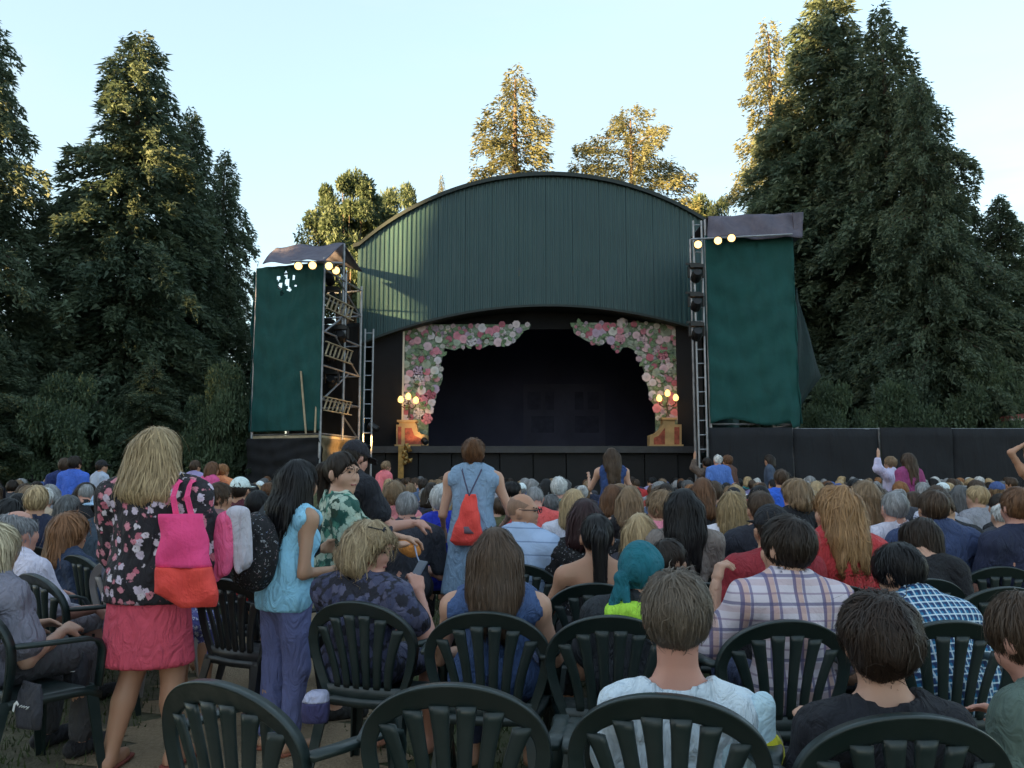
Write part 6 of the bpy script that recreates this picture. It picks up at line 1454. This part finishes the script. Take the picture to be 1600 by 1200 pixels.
jk = tag(empty('folded_jacket', at(362, 860, 4.0)), 'pink and white jacket folded over the blonde woman\'s arm', 'jacket'); K0 = jk.location.copy()
jr = np.random.default_rng(4)
for nm, col, x0, x1, y0, y1, n_ in (('pink_side', S(225, 90, 135), -0.075, 0.0, 806, 915, 5), ('white_lining', S(178, 174, 186), -0.01, 0.075, 800, 900, 6)):
    a, b = at(362, y0, 4.0), at(362, y1, 4.0)
    g = Grid((-0.2, -0.14, b.z - K0.z - 0.08), (0.2, 0.18, a.z - K0.z + 0.07), 0.010)
    for q in range(n_):
        x = x0 + (x1 - x0)*q/(n_ - 1); yy = jr.uniform(-0.03, 0.03); e = jr.uniform(0.0, 0.09)
        g.cap((x*0.7, yy*0.5, a.z - K0.z - jr.uniform(0, 0.02)), (x*1.15 + jr.uniform(-0.01, 0.02), yy, b.z - K0.z + e), 0.024, 0.017, 0.022, V3(0, 1, 0), 1.4)
    g.ripple(0.008, 48, q, (1, 1, 0.3)); obj(nm, mk(nm, g.nets()), M['cloth'], jk, col)
# backpack on the girl
yaw2 = -0.65; R2 = Matrix.Rotation(yaw2, 3, 'Z'); bc = w2.location + R2 @ Vector(J2['P'] + J2['u']*J2['T']*0.52 - J2['f']*0.165 - J2['r']*0.06)
bk = tag(empty('backpack', bc, yaw2), 'black speckled backpack on the girl\'s back', 'backpack')
g = Grid((-0.24, -0.2, -0.30), (0.24, 0.2, 0.30), 0.012); g.ell((0, -0.0, -0.02), (0.155, 0.095, 0.205), None, 0.03); g.ell((0, -0.05, -0.09), (0.125, 0.075, 0.11), None, 0.04); g.ripple(0.004, 40, 3); obj('pack', mk('pack', g.nets()), M['dots'], bk)
for s_ in (-1, 1):
    MB().sweep([(s_*0.08, 0.07, 0.15), (s_*0.10, 0.14, 0.22), (s_*0.115, 0.24, 0.205), (s_*0.125, 0.315, 0.10), (s_*0.15, 0.28, -0.04), (s_*0.13, 0.09, -0.14)], [(-0.022, -0.004), (0.022, -0.004), (0.022, 0.004), (-0.022, 0.004)], up=(0, 0.3, 1)).build('strap', M['fixture'], bk)
# drawstring bag
dY = 6.5 - 0.20
db = tag(empty('drawstring_bag', at(728, 850, dY)), 'red orange drawstring bag with grey patch on the denim dress', 'bag'); D0 = db.location.copy()
def drow(l, r_, y, hd): a, b = at(l, y, dY), at(r_, y, dY); return ((a.x+b.x)/2 - D0.x, 0, a.z - D0.z, (b.x-a.x)/2, hd)
me = loft(dens([drow(727, 743, 772, 0.02), drow(722, 746, 785, 0.035), drow(715, 750, 810, 0.055), drow(706, 754, 832, 0.06), drow(703, 755, 845, 0.055), drow(712, 748, 852, 0.03)]), 28).mesh('sack', True); wobble(me, 0.007, 40, 5); obj('sack', me, M['bagred'], db)
me = loft([drow(716, 745, 833, 0.066), drow(718, 740, 828, 0.066), drow(722, 736, 822, 0.062)], 10).mesh('patch', True); obj('patch', me, simple('grey_nylon', S(95, 75, 85), 0.7), db)
for px_ in (722, 752):
    a = at(px_, 735, 6.36) - D0; b = at(733, 775, dY - 0.02) - D0; MB().sweep([a + Vector((0, 0.10, 0.02)), a, a.lerp(b, 0.5) + Vector((0, -0.02, 0)), b], [(0.006*math.cos(q), 0.006*math.sin(q)) for q in (0, 1.57, 3.14, 4.71)], up=(0, 1, 0.1)).build('cord', simple('cord_grey', S(60, 60, 85), 0.7), db)
# phone in the blonde woman's hand
RB = Matrix.Rotation(-0.45, 3, 'Z'); ph = pB1.location + RB @ Vector(JB1['wrR'] + V3(-0.055, 0.055, 0.085))
pz = tag(empty('phone', ph, -0.9), 'phone held up by the blonde woman in navy print dress', 'phone')
MB().box((-0.037, -0.005, -0.075), (0.037, 0.005, 0.075)).build('case', simple('phone_case', (0.10, 0.12, 0.17), 0.35), pz, bevel=0.004); MB().box((-0.034, 0.0052, -0.07), (0.034, 0.0062, 0.07)).build('screen', M['dark'], pz); pz.rotation_euler = (R(-35), 0, -0.9)
# orange purse held by the woman in green print
R3 = Matrix.Rotation(-1.15, 3, 'Z'); op = w3.location + R3 @ Vector(J3['wrL'] + V3(0.0, 0.05, -0.05))
og = tag(empty('pouch', op), 'small orange pouch held by the woman in green print', 'pouch')
g = Grid((-0.14, -0.14, -0.14), (0.14, 0.14, 0.14), 0.009); g.ell((-0.02, 0, -0.01), (0.085, 0.05, 0.055), np.array(Matrix.Rotation(0.5, 3, 'Y')), 0.02); g.ripple(0.004, 60, 2); obj('pouch_body', mk('pouch_body', g.nets()), M['cloth'], og, S(235, 140, 70))
MB().sweep([(0.02, -0.05, 0.02), (0.04, -0.06, -0.06), (0.07, -0.05, -0.13)], [(0.005*math.cos(q), 0.005*math.sin(q)) for q in (0, 1.57, 3.14, 4.71)], up=(0, 1, 0)).build('cord', simple('pouch_cord', S(150, 160, 190), 0.7), og)
# violet and white handbag beside the blonde woman's chair
hb = at(487, 1112, 3.55); hb = tag(empty('handbag', (hb.x, 3.62, hb.z - 0.06)), 'violet handbag with white top hanging beside the blonde woman\'s chair', 'bag')
me = loft(dens([(0, 0, 0.0, 0.055, 0.04), (0, 0, 0.04, 0.06, 0.05), (0, 0, 0.085, 0.058, 0.05)])).mesh('pouch', True); obj('pouch', me, M['cloth'], hb, S(58, 55, 95)); me = loft(dens([(0, 0, 0.086, 0.058, 0.05), (0.005, 0, 0.115, 0.05, 0.04), (0.012, 0, 0.128, 0.035, 0.025)])).mesh('flap', True); obj('flap', me, M['cloth'], hb, S(165, 165, 190))
# light blue blanket over the child's knees, with a yellow band
bl = at(1190, 1130, 2.30); bl = tag(empty('blanket', (bl.x, 2.34, 0.52)), 'pale blue blanket with yellow band bundled between the two front chairs', 'blanket')
zz = at(1190, 1080, 2.34).z - 0.52
g = Grid((-0.18, -0.16, -0.13), (0.16, 0.22, zz + 0.06), 0.010); g.cap((0.0, 0.05, 0), (0.015, 0.02, zz - 0.05), 0.075, 0.045, 0.03, V3(0, 1, 0), 0.8); g.cap((-0.06, 0.06, 0), (-0.075, 0.04, zz - 0.12), 0.06, 0.04, 0.03); g.ripple(0.007, 40, 9, (1, 1, 0.3)); obj('cloth', mk('cloth', g.nets()), M['cloth'], bl, S(178, 205, 238))
g = Grid((-0.18, -0.16, -0.13), (0.16, 0.22, zz + 0.06), 0.010); g.cap((0.01, 0.045, -0.02), (0.025, 0.03, zz*0.42), 0.079, 0.064, 0.02, V3(0, 1, 0), 0.8); g.plane(V3(-0.8, 0, -0.6), V3(0.03, 0, zz*0.28)); g.ripple(0.006, 40, 9, (1, 1, 0.3)); obj('yellow_band', mk('yellow_band', g.nets()), M['cloth'], bl, S(190, 185, 40))
# dark bags with white lettering hanging on the left chairs
for (px_, py_, d_, lab) in ((118, 1046, 4.2, 'small dark bag with white lettering hanging from the white T-shirt man\'s chair'), (47, 1100, 3.65, 'small dark bag with white lettering hanging from the leftmost chair')):
    c = at(px_, py_, d_); r_ = tag(empty('printed_bag', c, -0.5), lab, 'bag', 'printed bags on the left chairs')
    me = loft(dens([(0, 0, -0.10, 0.075, 0.02), (0, 0, -0.04, 0.085, 0.03), (0, 0, 0.05, 0.08, 0.02), (0, 0, 0.09, 0.07, 0.006)])).mesh('bag', True); wobble(me, 0.004, 40, px_); obj('bag_body', me, M['cloth'], r_, S(48, 48, 55))
    mb = MB(); rr = random.Random(px_)
    mb.sweep([(-0.06, -0.037, -0.03), (-0.05, -0.038, 0.0), (-0.035, -0.038, 0.012), (-0.025, -0.037, 0.0)], [(-0.006, -0.001), (0.006, -0.001), (0.006, 0.001), (-0.006, 0.001)], up=(0, 1, 0))
    for k in range(4): mb.bar((-0.012 + 0.017*k, -0.037, -0.004 + rr.uniform(-0.004, 0.004)), (-0.002 + 0.017*k, -0.037, 0.002 + rr.uniform(-0.004, 0.008)), 0.009, 0.002)
    mb.build('lettering', simple('white_print', (0.7, 0.7, 0.7), 0.6), r_)

# ============================================================ the audience further forward
CR = random.Random(11); lodc = (0.024, 0.016)
VAR = []
defs = [('short', 0.010, 0.1, 0, 0.0, 0.0), ('short', 0.016, 0.1, 0, 0.35, -0.1), ('crop', 0.004, 0.1, 0, -0.3, 0.0), ('bob', 0.012, 0.12, 1, 0.0, 0.0), ('bob', 0.016, 0.17, 1, -0.45, -0.1), ('long', 0.012, 0.32, 1, 0.15, 0.0), ('bald', 0.005, 0.1, 0, 0.2, -0.15), ('pony', 0.004, 0.22, 1, -0.2, 0.0), ('curly', 0.018, 0.08, 1, 0.5, 0.0), ('bob', 0.020, 0.06, 1, -0.9, 0.0), ('cap', 0.002, 0.1, 0, 0.1, 0.0), ('short', 0.012, 0.1, 0, 0.9, 0.0), ('bun', 0.006, 0.1, 1, 0.0, -0.1), ('short', 0.008, 0.1, 0, -1.2, -0.1), ('long', 0.010, 0.2, 1, 0.8, -0.2), ('bob', 0.014, 0.1, 1, 1.3, 0.1), ('crop', 0.003, 0.1, 0, 0.2, -0.45), ('curly', 0.014, 0.14, 1, -0.3, -0.3)]
STN = {'short': 'short', 'crop': 'cropped', 'bob': 'bobbed', 'long': 'long', 'bald': 'thinning', 'pony': 'tied-back', 'curly': 'fluffy', 'bun': 'bunned', 'cap': ''}
for i, (st, vol, ln, fem, hy, hp) in enumerate(defs):
    J = pose('sit', 1.27, bs=0.98 if fem else 1.08, hs=1.0, lean=CR.uniform(-0.08, 0.22), hyaw=hy, hpitch=hp, hroll=CR.uniform(-0.18, 0.18), side=CR.uniform(-0.10, 0.10))
    ms = [('body', mk('body', body_mesh(J, lodc[0], lodc[1], fem)), 'skin'), ('shirt', mk('shirt', top_mesh(J, lodc[0], sleeve=0.7 if i % 3 else 1.5, fem=fem, seed=i)), 'cloth'), ('trousers', mk('trousers', legs_mesh(J, 0.036, 1.8)), 'cloth')]
    V, Q, rn = hair_mesh(J, 'crop' if st == 'cap' else st, vol=vol, length=ln, nst=420, vox=0.017, seed=i, width=0.0055); ms.append(('hair', mk('hair', (V, Q), rn), 'hair'))
    if st == 'cap': ms.append(('cap_hat', mk('cap_hat', cap_mesh(J, 'cap', 0.014)), 'cloth'))
    for nm, me, mt in ms: me.materials.append(M[mt])
    VAR.append((st, ms))
HCOL = [('black', 'black', 6), ('dark brown', 'dark', 8), ('brown', 'brown', 9), ('chestnut', 'chestnut', 4), ('light brown', 'light', 6), ('blonde', 'blonde', 6), ('grey', 'grey', 6), ('white', 'white', 3), ('ginger', 'ginger', 1), ('dark grey', 'darkgrey', 2)]
TCOL = [('black', S(20, 20, 25), 9), ('navy', S(30, 36, 60), 8), ('charcoal', S(55, 56, 64), 7), ('white', S(200, 200, 215), 6), ('pale grey', S(140, 140, 150), 4), ('slate blue', S(72, 90, 120), 5), ('bright blue', S(45, 90, 190), 3), ('teal', S(30, 105, 110), 3), ('red', S(165, 42, 44), 3), ('pink', S(205, 110, 125), 2), ('maroon', S(75, 28, 40), 2), ('lavender', S(150, 140, 180), 2), ('beige', S(170, 150, 130), 2), ('olive', S(82, 84, 56), 2), ('mint', S(150, 190, 180), 1)]
def pick(L): return CR.choices(L, weights=[x[-1] for x in L])[0]
def zone(px):
    for lim, nm in ((190, 'at left edge'), (400, 'before left trees'), (585, 'before left tower'), (720, 'before left pedestal'), (880, 'before stage middle'), (1000, 'right of stage middle'), (1095, 'before right pedestal'), (1250, 'before right tower'), (1430, 'before black fence'), (9999, 'at right edge')):
        if px < lim: return nm
def seatspots():
    out = []; y = 5.5; row = 0
    while y < 23.5:
        hw = 0.66*y + 0.5; x = -hw + CR.uniform(0, 0.5)
        while x < hw:
            jx, jy = x + CR.uniform(-0.07, 0.07), y + CR.uniform(-0.12, 0.12)
            st = 0.57 if y < 14 else 0.60
            x += st
            if CR.random() < 0.07: continue
            if any(abs(jx - X)*1.0 < 0.40 and abs(jy - d) < 0.62 for X, d, z in PEOPLE): continue
            if y < 8.5 and abs(jx + 1.75) < 0.62: continue
            px, py = to_px(jx, jy, 1.25)
            if px < -30 or px > 1630: continue
            out.append((jx, jy, row))
        y += 1.02 if y < 12 else 1.15; row += 1
    return out
SPOTS = seatspots()
crowd = []
for i, (x, y, row) in enumerate(SPOTS):
    v = CR.randrange(len(VAR)); hc_ = pick(HCOL); tc_ = pick(TCOL); st = VAR[v][0]
    if st == 'bald': hc_ = CR.choice([h for h in HCOL if h[0] in ('grey', 'white', 'brown', 'dark grey')])
    sk = CR.choices(['fair', 'tan', 'pink', 'olive', 'brown'], [5, 4, 4, 2, 1])[0]; zs_ = CR.gauss(1.245, 0.045) / 1.27; yw = CR.gauss(0, 0.28) + math.atan2(x - 1.1, 40 - y)*0.6; cc = CR.choice([S(205, 215, 235), S(25, 25, 32), S(60, 80, 130), S(150, 60, 60)]); bt = CR.choice([S(30, 34, 50), S(20, 20, 24), S(70, 66, 60), S(40, 52, 80)])
    crowd.append((i, x, y, row, v, hc_, tc_, st, sk, zs_, yw, cc, bt))
# seats from which nothing would show in the picture stay empty: cover a coarse silhouette map from near to far
MAP = np.zeros((560, 1660), bool)
def silhouette(x, y, zt, stand=False):
    (cx, ty), (_, by) = to_px(x, y, zt), to_px(x, y, zt - 0.26); k = F / y
    yy, xx = np.mgrid[0:560, 0:1660]; xx = xx - 30; yy = yy + 640
    x0, x1 = int(max(0, cx - 0.26*k + 30)), int(min(1660, cx + 0.26*k + 30))
    if x1 <= x0: return 0
    X_, Y_ = xx[:, x0:x1], yy[:, x0:x1]
    m = (((X_ - cx)/(0.095*k))**2 + ((Y_ - (ty + by)/2)/((by - ty)/2))**2 < 1) | ((np.abs(X_ - cx) < 0.22*k) & (Y_ > by - 0.02*k))
    n_ = int((m & ~MAP[:, x0:x1])[: int(min(559, by + 0.35*k - 640))].sum()); MAP[:, x0:x1] |= m; return n_
vis = []
todo = sorted([(d, x, z, None) for x, d, z in PEOPLE] + [(c[2], c[1], 1.27*c[9], c) for c in crowd], key=lambda q: q[0])
for d, x, z, c in todo:
    n_ = silhouette(x, d, z)
    if c is not None and n_ >= (26 if d < 15 else 14): vis.append(c)
NIND = 300 - len(PEOPLE)
ind, rest = vis[:NIND], vis[NIND:]
labs = {}; chl = {}
for c in ind:
    i, x, y, row, v, hc_, tc_, st, sk, zs_, yw, cc, bt = c
    px, py = to_px(x, y, 1.2)
    hp_ = f'{STN[st]} {hc_[0]} hair' if st != 'cap' else 'baseball cap'
    dep = 'near row' if y < 8 else 'middle row' if y < 12 else 'far row'
    labs.setdefault(f'seated person, {hp_}, {tc_[0]} top, {dep} {zone(px)}', []).append((px, c))
    cx_ = CR.choice([GREEN, GREEN, BLACKP, BEIGE])
    if y < 8.2: chl.setdefault(f'{"beige" if cx_ == BEIGE else "dark"} plastic chair under a {tc_[0]} top, {dep} {zone(px)}', []).append((px, c, cx_))
ORD = ['leftmost', 'second from left', 'third from left', 'fourth from left', 'fifth from left']
for lab, L_ in labs.items():
    L_.sort(key=lambda q: q[0])
    for k, (px, c) in enumerate(L_):
        i, x, y, row, v, hc_, tc_, st, sk, zs_, yw, cc, bt = c
        root = tag(empty('person', (x, y, 0), yw), lab if len(L_) == 1 else lab + ', ' + ORD[min(k, 4)], 'person', 'seated audience')
        for nm, me, mt in VAR[v][1]:
            col = {'body': SK[sk], 'shirt': tc_[1], 'trousers': bt, 'hair': HR[hc_[1]], 'cap_hat': cc}[nm]
            o = obj(nm, me, None, root, col); o.scale = (1, 1, zs_)
for lab, L_ in chl.items():
    L_.sort(key=lambda q: q[0])
    for k, (px, c, cx_) in enumerate(L_): chair(lab if len(L_) == 1 else lab + ', ' + ORD[min(k, 4)], c[1], c[2] + 0.06, c[10], cx_)
# the farthest rows read as one mass
def m_mass():
    n = N('crowd_colours').set(Roughness=0.8); a = n.n('Attribute', attribute_name='col'); n.color(a.outputs['Color']); return n.m
MASS = []
for st, vol, ln, fem in (('short', 0.012, 0.1, 0), ('bob', 0.014, 0.13, 1), ('long', 0.012, 0.28, 1), ('crop', 0.004, 0.1, 0), ('curly', 0.018, 0.07, 1)):
    J = pose('sit', 1.27, bs=1.0, hs=1.0, hyaw=CR.uniform(-0.5, 0.5)); part = []
    for nm, (V, Q) in (('skin', body_mesh(J, 0.046, 0.032, fem)), ('top', top_mesh(J, 0.046, sleeve=0.9, fem=fem, fold=0)), ('hair', hair_mesh(J, st, vol=vol, length=ln, nst=40, vox=0.028, width=0.014)[:2])):
        keep = (V[Q][:, :, 2] > 0.62).all(1); part.append((nm, V, Q[keep]))
    MASS.append(part)
VV = []; QQ = []; CC = []; n0 = 0
for c in rest:
    i, x, y, row, v, hc_, tc_, st, sk, zs_, yw, cc, bt = c
    Rz = np.array(Matrix.Rotation(yw, 3, 'Z'))
    for nm, V, Q in MASS[v % len(MASS)]:
        used, inv = np.unique(Q, return_inverse=True); Vn = (V[used]*np.array([1, 1, zs_])) @ Rz.T + np.array([x, y, 0]); VV.append(Vn); QQ.append(inv.reshape(-1, 4) + n0); n0 += len(Vn)
        col = {'skin': SK[sk], 'top': tc_[1], 'hair': HR[hc_[1]]}[nm]; CC.append(np.tile(np.array([*col, 1.0], np.float32), (len(Vn), 1)))
if VV:
    me = mesh_raw('seated_crowd', np.concatenate(VV), np.concatenate(QQ)); smooth(me); a = me.attributes.new('col', 'FLOAT_COLOR', 'POINT'); a.data.foreach_set('color', np.concatenate(CC).ravel())
    tag(obj('seated_crowd', me, m_mass()), 'dense mass of distant seated spectators right before the stage', 'crowd', kind='stuff')
print('people', len(PEOPLE), 'spots', len(SPOTS), 'ind', len(ind), 'rest', len(rest), 'tris', sum(len(m.loops) - 2*len(m.polygons) for m in bpy.data.meshes))
